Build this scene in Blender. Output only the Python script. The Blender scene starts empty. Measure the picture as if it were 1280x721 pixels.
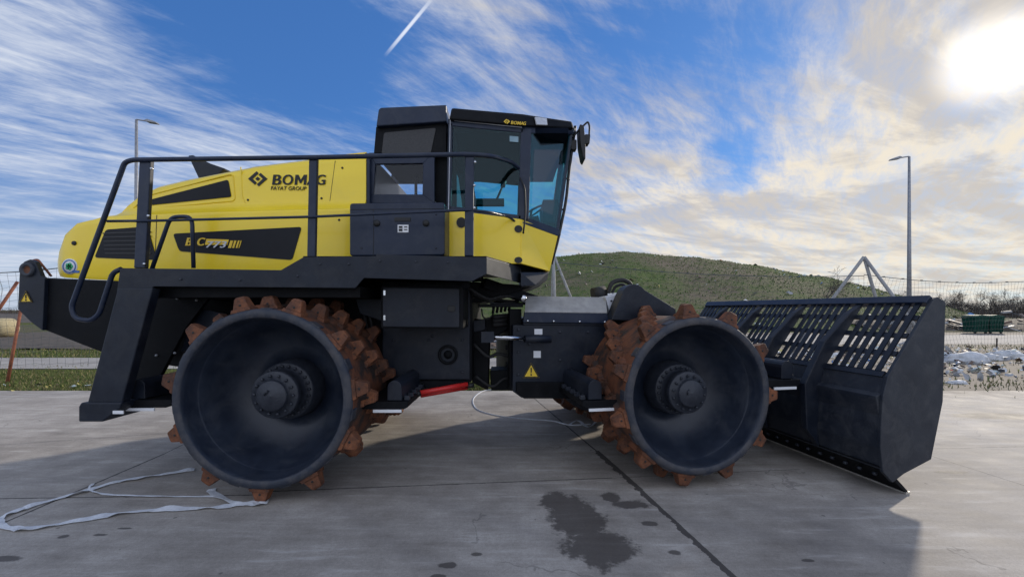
import bpy, bmesh, math, random
from mathutils import Vector, Matrix, noise
R = math.radians
random.seed(7)
scn = bpy.context.scene
col = scn.collection

# ------------------------------------------------------------------ camera
H = 1.80
F = 537.0                                   # focal length in pixels of the 1280 wide photograph
RISE = 26.5                                 # the horizon lies this far below the picture's middle
cam_d = bpy.data.cameras.new('camera'); cam = bpy.data.objects.new('camera', cam_d); col.objects.link(cam)
cam.location = (0, 0, H); cam.rotation_euler = (R(90), 0, 0); cam_d.shift_y = RISE/1280
cam_d.sensor_width = 36; cam_d.lens = 36*F/1280; cam_d.clip_start = 0.05; cam_d.clip_end = 3000
scn.camera = cam

def ray(px, py):
    return Vector(((px-640)/F, 1, (360.5+RISE-py)/F))
def gnd(px, py, z=0.0):                     # point of the ground seen at a pixel
    d = ray(px, py); t = (z-H)/d.z
    return Vector((d.x*t, d.y*t, z))

class Frame:
    """upright frame: u forward along the machine, v away from the camera side, z up"""
    def __init__(s, ox, oy, deg):
        s.o = Vector((ox, oy, 0)); a = R(deg); s.a = a
        s.U = Vector((math.cos(a), math.sin(a), 0)); s.V = Vector((-math.sin(a), math.cos(a), 0))
    def W(s, u, v, z): return s.o + s.U*u + s.V*v + Vector((0, 0, z))
    def at(s, px, py, v):                   # (u,z) of a pixel on the plane v = const
        d = ray(px, py); c = Vector((0, 0, H))
        t = (v - (c-s.o).dot(s.V)) / d.dot(s.V)
        p = c + d*t
        return ((p-s.o).dot(s.U), p.z)
    def P(s, px, py, v):
        u, z = s.at(px, py, v); return s.W(u, v, z)
RF = Frame(0, 0, 0)                          # rear half of the machine
FF = Frame(1.89, 4.30, 10.0)                # front half, turned by the articulation

# ------------------------------------------------------------------ materials
def newmat(name):
    m = bpy.data.materials.new(name); m.use_nodes = True
    nt = m.node_tree; b = nt.nodes['Principled BSDF']
    return m, nt, b
def nd(nt, t, **kw):
    n = nt.nodes.new(t)
    for k, v in kw.items():
        if k in n.inputs: n.inputs[k].default_value = v
        else: setattr(n, k, v)
    return n
def ramp(nt, stops, src, interp='LINEAR'):
    r = nt.nodes.new('ShaderNodeValToRGB'); r.color_ramp.interpolation = interp
    e = r.color_ramp.elements
    while len(e) < len(stops): e.new(0.5)
    for i, (p, c) in enumerate(stops):
        e[i].position = p; e[i].color = (*c, 1) if len(c) == 3 else c
    nt.links.new(src, r.inputs[0]); return r
def mathn(nt, op, a, b=None, c=None, clamp=False):
    n = nt.nodes.new('ShaderNodeMath'); n.operation = op; n.use_clamp = clamp
    for i, v in enumerate((a, b, c)):
        if v is None: continue
        if isinstance(v, (int, float)): n.inputs[i].default_value = v
        else: nt.links.new(v, n.inputs[i])
    return n.outputs[0]
def mixc(nt, fac, a, b, mode='MIX'):
    n = nt.nodes.new('ShaderNodeMix'); n.data_type = 'RGBA'; n.blend_type = mode
    for i, v in ((0, fac), (6, a), (7, b)):
        if isinstance(v, (int, float)): n.inputs[i].default_value = v
        elif isinstance(v, tuple): n.inputs[i].default_value = (*v, 1) if len(v) == 3 else v
        else: nt.links.new(v, n.inputs[i])
    return n.outputs[2]
def noisy(name, c1, c2, scale=8, rough=(.4, .6), metal=0, bump=0.0, bscale=60, detail=6, coat=0, spec=.5, lo=.35, hi=.65):
    m, nt, b = newmat(name)
    tc = nd(nt, 'ShaderNodeNewGeometry')
    n = nd(nt, 'ShaderNodeTexNoise', Scale=scale, Detail=detail, Roughness=.62)
    nt.links.new(tc.outputs['Position'], n.inputs['Vector'])
    r = ramp(nt, [(lo, c1), (hi, c2)], n.outputs['Fac'])
    nt.links.new(r.outputs[0], b.inputs['Base Color'])
    rr = mathn(nt, 'MULTIPLY_ADD', n.outputs['Fac'], rough[1]-rough[0], rough[0])
    nt.links.new(rr, b.inputs['Roughness'])
    b.inputs['Metallic'].default_value = metal
    b.inputs['Specular IOR Level'].default_value = spec
    b.inputs['Coat Weight'].default_value = coat
    b.inputs['Coat Roughness'].default_value = .12
    if bump:
        n2 = nd(nt, 'ShaderNodeTexNoise', Scale=bscale, Detail=4)
        nt.links.new(tc.outputs['Position'], n2.inputs['Vector'])
        bp = nd(nt, 'ShaderNodeBump', Strength=bump, Distance=.01)
        nt.links.new(n2.outputs['Fac'], bp.inputs['Height']); nt.links.new(bp.outputs[0], b.inputs['Normal'])
    return m
M = {}
M['dark']   = noisy('dark_paint', (.006, .009, .017), (.012, .017, .028), 5, (.36, .55), bump=.06, bscale=90, spec=.32)
M['black']  = noisy('black_paint', (.002, .0025, .004), (.005, .006, .008), 6, (.5, .7), spec=.16)
M['navy']   = noisy('glossy_dark_paint', (.007, .015, .036), (.011, .020, .046), 3, (.30, .42), coat=.08, spec=.32)
M['yellow'] = noisy('yellow_paint', (.92, .655, .012), (.95, .69, .018), 2.5, (.25, .36), coat=.35)
M['ylabel'] = noisy('yellow_print', (.80, .52, .03), (.8, .55, .04), 4, (.4, .5))
M['gloss']  = noisy('black_panel', (.006, .007, .010), (.009, .010, .014), 6, (.42, .5), spec=.25)
M['ink']    = noisy('black_print', (.008, .008, .008), (.012, .012, .012), 6, (.5, .6))
M['white']  = noisy('white_label', (.72, .73, .75), (.78, .79, .8), 6, (.4, .5))
M['silver'] = noisy('silver_print', (.55, .57, .62), (.6, .62, .66), 6, (.3, .4))
M['chrome'] = noisy('bright_steel', (.55, .56, .58), (.68, .69, .70), 20, (.12, .25), metal=1)
M['steel']  = noisy('worn_steel_edge', (.55, .52, .46), (.72, .69, .62), 14, (.35, .5), metal=.6)
M['platem'] = noisy('pale_grey_plate', (.26, .255, .245), (.36, .355, .34), 9, (.35, .5))  # plain pale grey with slight noise
M['red']    = noisy('red_paint', (.55, .02, .018), (.62, .03, .025), 6, (.3, .4))
M['rust']   = noisy('rusty_iron', (.065, .026, .014), (.215, .075, .029), 9, (.65, .9), bump=.7, bscale=60)
M['rustd']  = noisy('dark_rusty_tread', (.028, .018, .014), (.15, .050, .020), 4.5, (.65, .9), bump=.6, bscale=30, lo=.4, hi=.58)
M['lip']    = noisy('scuffed_drum_edge', (.018, .024, .038), (.065, .062, .065), 7, (.5, .75), bump=.4, bscale=35, lo=.4, hi=.68)
M['bowl']   = noisy('drum_bowl_paint', (.012, .017, .030), (.022, .030, .048), 4, (.30, .45), bump=.06, bscale=50)
def dusty(m, col_, amt, sc=3.0):
    nt = m.node_tree; b = nt.nodes['Principled BSDF']; src = b.inputs['Base Color'].links[0].from_socket
    g = nt.nodes.new('ShaderNodeNewGeometry'); n = nd(nt, 'ShaderNodeTexNoise', Scale=sc, Detail=9, Roughness=.72, Distortion=.6); nt.links.new(g.outputs['Position'], n.inputs['Vector'])
    f = mathn(nt, 'MULTIPLY', ramp(nt, [(.47, (0, 0, 0)), (.72, (1, 1, 1))], n.outputs['Fac']).outputs[0], amt)
    nt.links.new(mixc(nt, f, src, col_), b.inputs['Base Color'])
    r = b.inputs['Roughness'].links[0].from_socket; nt.links.new(mathn(nt, 'ADD', r, mathn(nt, 'MULTIPLY', f, .3)), b.inputs['Roughness'])
dusty(M['bowl'], (.050, .056, .068), .6, 3.6)
dusty(M['dark'], (.07, .07, .07), .28, 4.0)
dusty(M['black'], (.035, .033, .032), .25, 4.0)
dusty(M['navy'], (.09, .095, .10), .25, 5.0)
dusty(M['yellow'], (.60, .47, .10), .18, 1.8)
M['hub']    = noisy('hub_paint', (.014, .018, .028), (.028, .033, .045), 14, (.4, .6), bump=.3, bscale=40)
M['rubber'] = noisy('rubber', (.012, .012, .013), (.022, .022, .023), 10, (.6, .8))
M['strap']  = noisy('white_webbing', (.55, .57, .60), (.68, .70, .73), 30, (.6, .8), bump=.4, bscale=120)
M['galv']   = noisy('galvanised_steel', (.22, .23, .25), (.32, .33, .35), 8, (.4, .6), metal=.4)
M['pole']   = noisy('grey_pole', (.25, .25, .25), (.36, .36, .35), 5, (.6, .8))
M['rpole']  = noisy('rusty_pole', (.16, .055, .03), (.30, .10, .05), 9, (.7, .9))
M['net']    = noisy('net_cord', (.07, .08, .08), (.10, .11, .11), 9, (.7, .9))
M['bark']   = noisy('bare_bark', (.045, .035, .030), (.095, .075, .062), 9, (.8, .95))
M['green']  = noisy('green_plastic', (.005, .038, .027), (.009, .06, .042), 5, (.6, .75), spec=.15)
M['hay']    = noisy('hay', (.33, .27, .15), (.48, .41, .25), 12, (.8, .95), bump=.8, bscale=20)
M['wrap']   = noisy('white_bag_film', (.42, .43, .43), (.60, .61, .62), 5, (.6, .8), bump=.8, bscale=9)
M['seat']   = noisy('seat_cloth', (.03, .035, .045), (.05, .055, .07), 20, (.8, .9))
M['blind']  = noisy('pale_blue_cover', (.18, .30, .36), (.25, .38, .44), 10, (.5, .7))
M['lens']   = noisy('lamp_lens', (.5, .52, .56), (.62, .64, .68), 30, (.15, .3))
M['grille'] = noisy('dark_grille', (.028, .028, .030), (.045, .045, .047), 60, (.5, .7))
M['greenp'] = noisy('green_print', (.03, .38, .13), (.05, .45, .17), 10, (.5, .6))
M['bluep']  = noisy('blue_print', (.05, .12, .35), (.07, .16, .42), 10, (.5, .6))
M['lining'] = noisy('cab_lining', (.003, .006, .014), (.004, .008, .018), 6, (.8, .9), spec=.1)
M['bladep'] = noisy('blade_paint', (.011, .015, .024), (.022, .027, .037), 4, (.36, .55), bump=.08, bscale=70, spec=.4)
dusty(M['bladep'], (.10, .10, .10), .4, 5.0)
M['wood']   = noisy('weathered_planks', (.12, .09, .07), (.28, .23, .19), 7, (.8, .9))

def vary(m, lo, hi):
    nt = m.node_tree; b = nt.nodes['Principled BSDF']; l = b.inputs['Base Color'].links[0]; src = l.from_socket
    oi = nt.nodes.new('ShaderNodeObjectInfo'); g = nt.nodes.new('ShaderNodeNewGeometry')
    n = nd(nt, 'ShaderNodeTexNoise', Scale=21, Detail=6, Roughness=.7); nt.links.new(g.outputs['Position'], n.inputs['Vector'])
    v = mathn(nt, 'MULTIPLY_ADD', oi.outputs['Random'], hi-lo, lo)
    c = nt.nodes.new('ShaderNodeCombineColor'); [nt.links.new(v, c.inputs[i]) for i in range(3)]
    a = mixc(nt, 1.0, src, c.outputs[0], 'MULTIPLY')
    a = mixc(nt, ramp(nt, [(.52, (0, 0, 0)), (.70, (1, 1, 1))], n.outputs['Fac']).outputs[0], a, (.06, .028, .018))
    nt.links.new(a, b.inputs['Base Color'])
vary(M['rust'], .55, 1.35)
def glass(name, tint, gl=.10):
    m, nt, b = newmat(name); nt.nodes.remove(b)
    out = nt.nodes['Material Output']
    t = nd(nt, 'ShaderNodeBsdfTransparent', Color=(*tint, 1)); g = nd(nt, 'ShaderNodeBsdfGlossy', Roughness=.03)
    fr = nd(nt, 'ShaderNodeFresnel', IOR=1.45); mx = nt.nodes.new('ShaderNodeMixShader')
    f = mathn(nt, 'MINIMUM', mathn(nt, 'ADD', mathn(nt, 'MULTIPLY', fr.outputs[0], .7), gl), .12)
    nt.links.new(f, mx.inputs[0]); nt.links.new(t.outputs[0], mx.inputs[1]); nt.links.new(g.outputs[0], mx.inputs[2])
    nt.links.new(mx.outputs[0], out.inputs[0]); return m
M['glass'] = glass('tinted_cab_glass', (.60, .87, .90), .0)
M['glass2'] = glass('clear_window', (.9, .91, .92), .0)

# ------------------------------------------------------------------ mesh builder
def lerp3(a, b, t): return a*(1-t)+b*t
class MB:
    def __init__(s): s.v = []; s.f = []; s.mi = []; s.sm = []; s.cur = 0; s.smooth = False
    def add(s, vs, fs):
        o = len(s.v); s.v += [Vector(p) for p in vs]
        for f in fs: s.f.append([o+i for i in f]); s.mi.append(s.cur); s.sm.append(s.smooth)
        return s
    def prism(s, pts, vec):                   # closed polygon swept along vec
        n = len(pts); pts = [Vector(p) for p in pts]; vec = Vector(vec)
        s.add(pts+[p+vec for p in pts], [list(range(n))[::-1], list(range(n, 2*n))] + [[i, (i+1) % n, n+(i+1) % n, n+i] for i in range(n)])
        return s
    def box(s, c, dx, dy, dz, fr=None):       # centre, full sizes, in a frame's axes
        U, V, Z = (fr.U, fr.V, Vector((0, 0, 1))) if fr else (Vector((1, 0, 0)), Vector((0, 1, 0)), Vector((0, 0, 1)))
        c = Vector(c); q = [c-U*dx/2-V*dy/2-Z*dz/2, c+U*dx/2-V*dy/2-Z*dz/2, c+U*dx/2+V*dy/2-Z*dz/2, c-U*dx/2+V*dy/2-Z*dz/2]
        return s.prism(q, Z*dz)
    def tube(s, pts, r, n=8, r2=None, caps=True):
        pts = [Vector(p) for p in pts]; m = len(pts); sm = s.smooth; s.smooth = n > 5
        vs = []; prev = None
        for i, p in enumerate(pts):
            d = (pts[min(i+1, m-1)]-pts[max(i-1, 0)]).normalized()
            if prev is None:
                a = Vector((0, 0, 1)) if abs(d.z) < .9 else Vector((1, 0, 0)); x = d.cross(a).normalized()
            else: x = (prev - d*prev.dot(d)).normalized()
            prev = x; y = d.cross(x); rr = r if r2 is None else r+(r2-r)*i/(m-1)
            vs += [p + x*rr*math.cos(2*math.pi*k/n) + y*rr*math.sin(2*math.pi*k/n) for k in range(n)]
        fs = [[i*n+k, i*n+(k+1) % n, (i+1)*n+(k+1) % n, (i+1)*n+k] for i in range(m-1) for k in range(n)]
        s.add(vs, fs); s.smooth = False
        if caps: o = len(s.v)-m*n; s.f += [[o+k for k in range(n)][::-1], [o+(m-1)*n+k for k in range(n)]]; s.mi += [s.cur]*2; s.sm += [False]*2
        s.smooth = sm; return s
    def bar(s, a, b, w, h):                   # rectangular bar between two points
        a = Vector(a); b = Vector(b); d = (b-a).normalized()
        up = Vector((0, 0, 1)) if abs(d.z) < .95 else Vector((0, 1, 0)); x = d.cross(up).normalized(); y = x.cross(d)
        return s.prism([a-x*w/2-y*h/2, a+x*w/2-y*h/2, a+x*w/2+y*h/2, a-x*w/2+y*h/2], b-a)
    def lathe(s, prof, mats=None, n=64, axis='Y', c=(0, 0, 0)):   # prof: (radius, along)
        c = Vector(c); o = len(s.v)
        for r, y in prof:
            for k in range(n):
                a = 2*math.pi*k/n
                if axis == 'Y': s.v.append(c+Vector((r*math.cos(a), y, r*math.sin(a))))
                else: s.v.append(c+Vector((r*math.cos(a), r*math.sin(a), y)))
        for i in range(len(prof)-1):
            for k in range(n):
                s.f.append([o+i*n+k, o+i*n+(k+1) % n, o+(i+1)*n+(k+1) % n, o+(i+1)*n+k]); s.mi.append(mats[i] if mats else s.cur); s.sm.append(True)
        return s
    def build(s, name, mats, parent=None, bevel=0, local=False, seg=2):
        me = bpy.data.meshes.new(name)
        if not isinstance(mats, (list, tuple)): mats = [mats]
        if local: c = Vector((0, 0, 0))
        else:
            lo = Vector([min(p[i] for p in s.v) for i in range(3)]); hi = Vector([max(p[i] for p in s.v) for i in range(3)])
            c = (lo+hi)/2
            if parent is None: c.z = lo.z
        me.from_pydata([p-c for p in s.v], [], s.f)
        for m in mats: me.materials.append(m)
        for p, i, q in zip(me.polygons, s.mi, s.sm): p.material_index = i; p.use_smooth = q
        bm = bmesh.new(); bm.from_mesh(me); bmesh.ops.recalc_face_normals(bm, faces=bm.faces); bm.to_mesh(me); bm.free()
        o = bpy.data.objects.new(name, me); col.objects.link(o)
        if not local:
            o['_w'] = list(c)
            if parent is not None: o.parent = parent; o.location = c-Vector(parent['_w'])
            else: o.location = c
        elif parent is not None: o.parent = parent
        if bevel:
            b = o.modifiers.new('bevel', 'BEVEL'); b.width = bevel; b.segments = seg; b.limit_method = 'ANGLE'; b.angle_limit = R(35)
            b.harden_normals = False
        return o
def build_each(mb, name, mats, parent, bevel=0):
    n = len(mb.v); p = list(range(n))
    def find(i):
        while p[i] != i: p[i] = p[p[i]]; i = p[i]
        return i
    for f in mb.f:
        for k in f[1:]: p[find(k)] = find(f[0])
    grp = {}
    for fi, f in enumerate(mb.f): grp.setdefault(find(f[0]), []).append(fi)
    out = []
    for fl in grp.values():
        m = MB(); ix = {}
        for fi in fl:
            q = []
            for k in mb.f[fi]:
                if k not in ix: ix[k] = len(m.v); m.v.append(mb.v[k])
                q.append(ix[k])
            m.f.append(q); m.mi.append(mb.mi[fi]); m.sm.append(mb.sm[fi])
        out.append(m.build(name, mats, parent, bevel))
    return out
def tag(o, label=None, cat=None, group=None, kind=None):
    if label: o['label'] = label
    if cat: o['category'] = cat
    if group: o['group'] = group
    if kind: o['kind'] = kind
    return o
def empty(name, loc):
    o = bpy.data.objects.new(name, None); col.objects.link(o); o.location = loc; o['_w'] = list(loc); o.empty_display_size = .2
    return o
def smooth_path(pts, n=6, corner=.12):        # round the corners of a polyline
    pts = [Vector(p) for p in pts]; out = [pts[0]]
    for i in range(1, len(pts)-1):
        a, b, c = pts[i-1], pts[i], pts[i+1]
        r = min(corner, (a-b).length*.45, (c-b).length*.45)
        p = b+(a-b).normalized()*r; q = b+(c-b).normalized()*r
        for k in range(n+1):
            t = k/n; out.append(p*(1-t)**2 + b*2*t*(1-t) + q*t*t)
    out.append(pts[-1]); return out
def catmull(pts, n=8):
    pts = [Vector(p) for p in pts]; P = [pts[0]*2-pts[1]]+pts+[pts[-1]*2-pts[-2]]; out = []
    for i in range(1, len(P)-2):
        for k in range(n):
            t = k/n; a, b, c, d = P[i-1], P[i], P[i+1], P[i+2]
            out.append(.5*((2*b)+(c-a)*t+(2*a-5*b+4*c-d)*t*t+(3*b-a-3*c+d)*t**3))
    out.append(pts[-1]); return out
def text(name, body, p0, width, mat, parent, fr=RF, shear=0, offset=0, depth=.004, tilt=0, face=-1, height=None, space=1.0, bold=0):
    """lettering whose lower left corner is p0, reading along the frame's u axis"""
    cu = bpy.data.curves.new(name, 'FONT'); cu.body = body; cu.shear = shear; cu.offset = offset; cu.extrude = depth/2; cu.space_character = space
    t = bpy.data.objects.new(name, cu); col.objects.link(t)
    bpy.context.view_layer.update()
    me = bpy.data.meshes.new_from_object(t.evaluated_get(bpy.context.evaluated_depsgraph_get()))
    bpy.data.objects.remove(t)
    if bold:
        bm = bmesh.new(); bm.from_mesh(me)
        for k in (1, 2):
            b2 = me.copy()
            for v in b2.vertices: v.co.x += bold*k; v.co.z += .0007*k
            bm.from_mesh(b2); bpy.data.meshes.remove(b2)
        bm.to_mesh(me); bm.free()
    xs = [v.co.x for v in me.vertices]; ys = [v.co.y for v in me.vertices]
    sc = width/(max(xs)-min(xs)); scy = sc if height is None else height/(max(ys)-min(ys)); x0 = min(xs); y0 = min(ys)
    ca, sa = math.cos(tilt), math.sin(tilt); root = Vector(parent['_w']); p0 = Vector(p0)
    for v in me.vertices:
        x = (v.co.x-x0)*sc; y = (v.co.y-y0)*scy; X = x*ca-y*sa; Y = x*sa+y*ca
        v.co = fr.U*X + Vector((0, 0, Y)) - fr.V*v.co.z
    me.materials.clear(); me.materials.append(mat)
    o = bpy.data.objects.new(name, me); col.objects.link(o); o.parent = parent; o.location = p0-root; o['_w'] = list(p0)
    return o

def bold_word(p, w, h, mat, parent, tilt=0):
    spans = {'B': (0, .175), 'O': (.195, .395), 'A': (.64, .835), 'G': (.82, 1.0)}
    def off(x, y): return Vector((math.cos(tilt)*x-math.sin(tilt)*y, 0, math.sin(tilt)*x+math.cos(tilt)*y))
    for ch, (a, c) in spans.items(): text('letter', ch, Vector(p)+off(a*w, 0), (c-a)*w, mat, parent, shear=.12, bold=.035 if ch != 'A' else .028, height=h, tilt=tilt)
    b = MB(); m = [(0, 0), (0, 1), (.27, 1), (.5, .50), (.73, 1), (1, 1), (1, 0), (.77, 0), (.77, .62), (.56, .16), (.44, .16), (.23, .62), (.23, 0)]
    q = [Vector(p)+off((.415+x*.215)*w+.10*y*h, y*h) for x, y in m]
    b.prism(q, (0, .004, 0)); b.build('letter', mat, parent)

# ================================================================== world
SUN = ray(1240, 74).normalized()
elev = math.asin(SUN.z); az = math.atan2(SUN.x, SUN.y)
def sky():
    w = bpy.data.worlds.new('World'); scn.world = w; w.use_nodes = True; nt = w.node_tree
    bg = nt.nodes['Background']; bg.inputs['Strength'].default_value = .13
    st = nt.nodes.new('ShaderNodeTexSky'); st.sky_type = 'NISHITA'; st.sun_disc = False
    st.sun_elevation = elev; st.sun_rotation = az; st.air_density = 1.0; st.dust_density = .25; st.ozone_density = 2.5
    tc = nt.nodes.new('ShaderNodeTexCoord'); D = tc.outputs['Generated']
    sep = nt.nodes.new('ShaderNodeSeparateXYZ'); nt.links.new(D, sep.inputs[0])
    def dot(v):
        n = nt.nodes.new('ShaderNodeVectorMath'); n.operation = 'DOT_PRODUCT'; nt.links.new(D, n.inputs[0]); n.inputs[1].default_value = v; return n.outputs['Value']
    def sstep(x, a, b):
        n = nt.nodes.new('ShaderNodeMapRange'); n.interpolation_type = 'SMOOTHSTEP'; nt.links.new(x, n.inputs[0])
        lo, hi, v0, v1 = (a, b, 0, 1) if a < b else (b, a, 1, 0)
        n.inputs[1].default_value = lo; n.inputs[2].default_value = hi; n.inputs[3].default_value = v0; n.inputs[4].default_value = v1; return n.outputs[0]
    def blob(px, py, rad):
        v = ray(px, py).normalized(); return sstep(dot(v), math.cos(R(rad)), 1.0)
    zz = mathn(nt, 'ADD', mathn(nt, 'MAXIMUM', sep.outputs['Z'], 0.0), .12)
    X = mathn(nt, 'DIVIDE', sep.outputs['X'], zz); Y = mathn(nt, 'DIVIDE', sep.outputs['Y'], zz)
    cmb = nt.nodes.new('ShaderNodeCombineXYZ'); nt.links.new(X, cmb.inputs[0]); nt.links.new(Y, cmb.inputs[1])
    def clouds(rot, sx, sy, scale, detail, rough, dist, off):
        mp = nt.nodes.new('ShaderNodeMapping'); mp.vector_type = 'TEXTURE'; mp.inputs['Rotation'].default_value = (0, 0, R(rot)); mp.inputs['Scale'].default_value = (sx, sy, 1)
        mp.inputs['Location'].default_value = off
        nt.links.new(cmb.outputs[0], mp.inputs[0])
        n = nd(nt, 'ShaderNodeTexNoise', Scale=scale, Detail=detail, Roughness=rough, Distortion=dist); nt.links.new(mp.outputs[0], n.inputs['Vector']); return n.outputs['Fac']
    n1 = clouds(SK[0], 2.2, .75, 1.5, 11, .64, .7, (3.1, 1.7, 0))      # long wisps
    n2 = clouds(12, 1.7, .9, 1.3, 9, .62, 1.2, (7.3, 5.1, 0))       # broad veils
    n3 = clouds(52, 1.2, .35, 3.4, 9, .70, .35, (1.3, 9.1, 0))       # fine fibres
    mixn = mathn(nt, 'ADD', mathn(nt, 'MULTIPLY', n1, .45), mathn(nt, 'ADD', mathn(nt, 'MULTIPLY', n2, .33), mathn(nt, 'MULTIPLY', n3, .22)))
    bias = 0.0
    for px, py, rad, wgt in BLOBS:
        g = mathn(nt, 'MULTIPLY', blob(px, py, rad), wgt); bias = mathn(nt, 'ADD', g, bias)
    tot = mathn(nt, 'ADD', mixn, bias)
    cov = mathn(nt, 'POWER', sstep(tot, .43, .685), 1.1)
    covm = mathn(nt, 'MULTIPLY', mathn(nt, 'MULTIPLY', cov, .97), mathn(nt, 'MULTIPLY_ADD', sstep(n3, .32, .62), .34, .66))
    sd = dot(SUN)
    near = sstep(sd, .45, 1.0)
    lowz = sstep(sep.outputs['Z'], .30, .0)
    # lit colour of the cloud: cool far from the sun, cream towards it; grey underside where it is thick
    cc = mixc(nt, near, CLOUD[0], CLOUD[1])
    thick = sstep(mathn(nt, 'ADD', n2, mathn(nt, 'MULTIPLY', n1, .6)), .72, .92)
    cc = mixc(nt, mathn(nt, 'MULTIPLY', mathn(nt, 'MULTIPLY', thick, .62), sstep(sd, .35, .8)), cc, CLOUD[2])
    back = sstep(sep.outputs['Y'], .15, -.55)  # bright cloud added out of view behind the camera to fill the shade
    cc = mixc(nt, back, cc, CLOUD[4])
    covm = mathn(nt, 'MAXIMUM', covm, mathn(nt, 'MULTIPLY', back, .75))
    cool = mixc(nt, .62, mixc(nt, 1.0, st.outputs[0], SKYTINT, 'MULTIPLY'), (.22, .80, 2.45))
    hz = mixc(nt, mathn(nt, 'MULTIPLY', lowz, .55), cool, CLOUD[3])
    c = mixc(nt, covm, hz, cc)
    # contrail: thin line across the upper sky
    a = ray(482, 69).normalized(); b = ray(541, -2).normalized(); nrm = a.cross(b).normalized()
    band = sstep(mathn(nt, 'ABSOLUTE', dot(nrm)), .0042, .0012)
    mid = (a+b).normalized(); seg = sstep(dot(mid), mid.dot(a)-.0005, mid.dot(a)+.003)
    c = mixc(nt, mathn(nt, 'MULTIPLY', mathn(nt, 'MULTIPLY', band, seg), .8), c, (5.6, 5.8, 6.2))
    # sun seen through thin cloud
    disc = sstep(sd, math.cos(R(1.7)), math.cos(R(1.2)))
    halo = sstep(sd, math.cos(R(5.5)), 1.0); halo = mathn(nt, 'POWER', halo, 3.0)
    glow = mixc(nt, halo, (0, 0, 0), GLOW)
    c = mixc(nt, 1.0, c, glow, 'ADD')
    c = mixc(nt, disc, c, (22, 20, 16))
    # the half of the sky below the horizon
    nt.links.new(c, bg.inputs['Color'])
SK = (24,)
BLOBS = [(1180, 250, 24, .06), (1000, 260, 22, .08), (1240, 100, 20, .07), (830, 290, 22, .09), (1280, 330, 20, .05),
         (120, 125, 16, .08), (330, 180, 12, .08), (40, 300, 14, .07), (20, 70, 10, .03),
         (600, 60, 10, .02), (1010, 30, 12, .03), (840, 250, 8, .03),
         (20, 215, 8, -.12), (190, 250, 8, -.05), (150, 20, 14, -.07), (880, 120, 16, -.05), (950, 60, 12, -.05), (915, 208, 5, -.12), (330, 50, 14, -.10), (760, 30, 12, -.06), (1010, 110, 12, -.05), (1240, 245, 3.5, -.08), (420, 90, 12, -.07),
         (640, -1500, 70, .06), (-2500, 300, 60, .03)]
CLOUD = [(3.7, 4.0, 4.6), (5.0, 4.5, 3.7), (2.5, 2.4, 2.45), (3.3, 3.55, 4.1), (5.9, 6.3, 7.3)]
SKYTINT = (.50, .74, 1.0)
GLOW = (3.2, 3.0, 2.7)
sky()
sl = bpy.data.lights.new('sun', 'SUN'); sl.energy = 2.3; sl.angle = R(2.6); sl.color = (1, .90, .76)
so = bpy.data.objects.new('sun', sl); col.objects.link(so); so.rotation_euler = (-SUN).to_track_quat('-Z', 'Y').to_euler()

# ================================================================== ground
def seg_mask(nt, X, Y, a, b, w, wob, amp=.03):
    """1 close to the ground segment a-b"""
    a = Vector(a[:2]); b = Vector(b[:2]); L = (b-a).length; d = (b-a)/L; n = Vector((-d.y, d.x))
    def lin(vx, vy, c): return mathn(nt, 'ADD', mathn(nt, 'MULTIPLY_ADD', X, vx, c), mathn(nt, 'MULTIPLY', Y, vy))
    t = lin(d.x, d.y, -a.dot(d)); q = lin(n.x, n.y, -a.dot(n))
    q = mathn(nt, 'ABSOLUTE', mathn(nt, 'ADD', q, mathn(nt, 'MULTIPLY', mathn(nt, 'SUBTRACT', wob, .5), amp)))
    m = mathn(nt, 'LESS_THAN', q, mathn(nt, 'MULTIPLY', wob, 2*w))
    m = mathn(nt, 'MULTIPLY', m, mathn(nt, 'MULTIPLY', mathn(nt, 'GREATER_THAN', t, 0), mathn(nt, 'LESS_THAN', t, L)))
    return m
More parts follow.
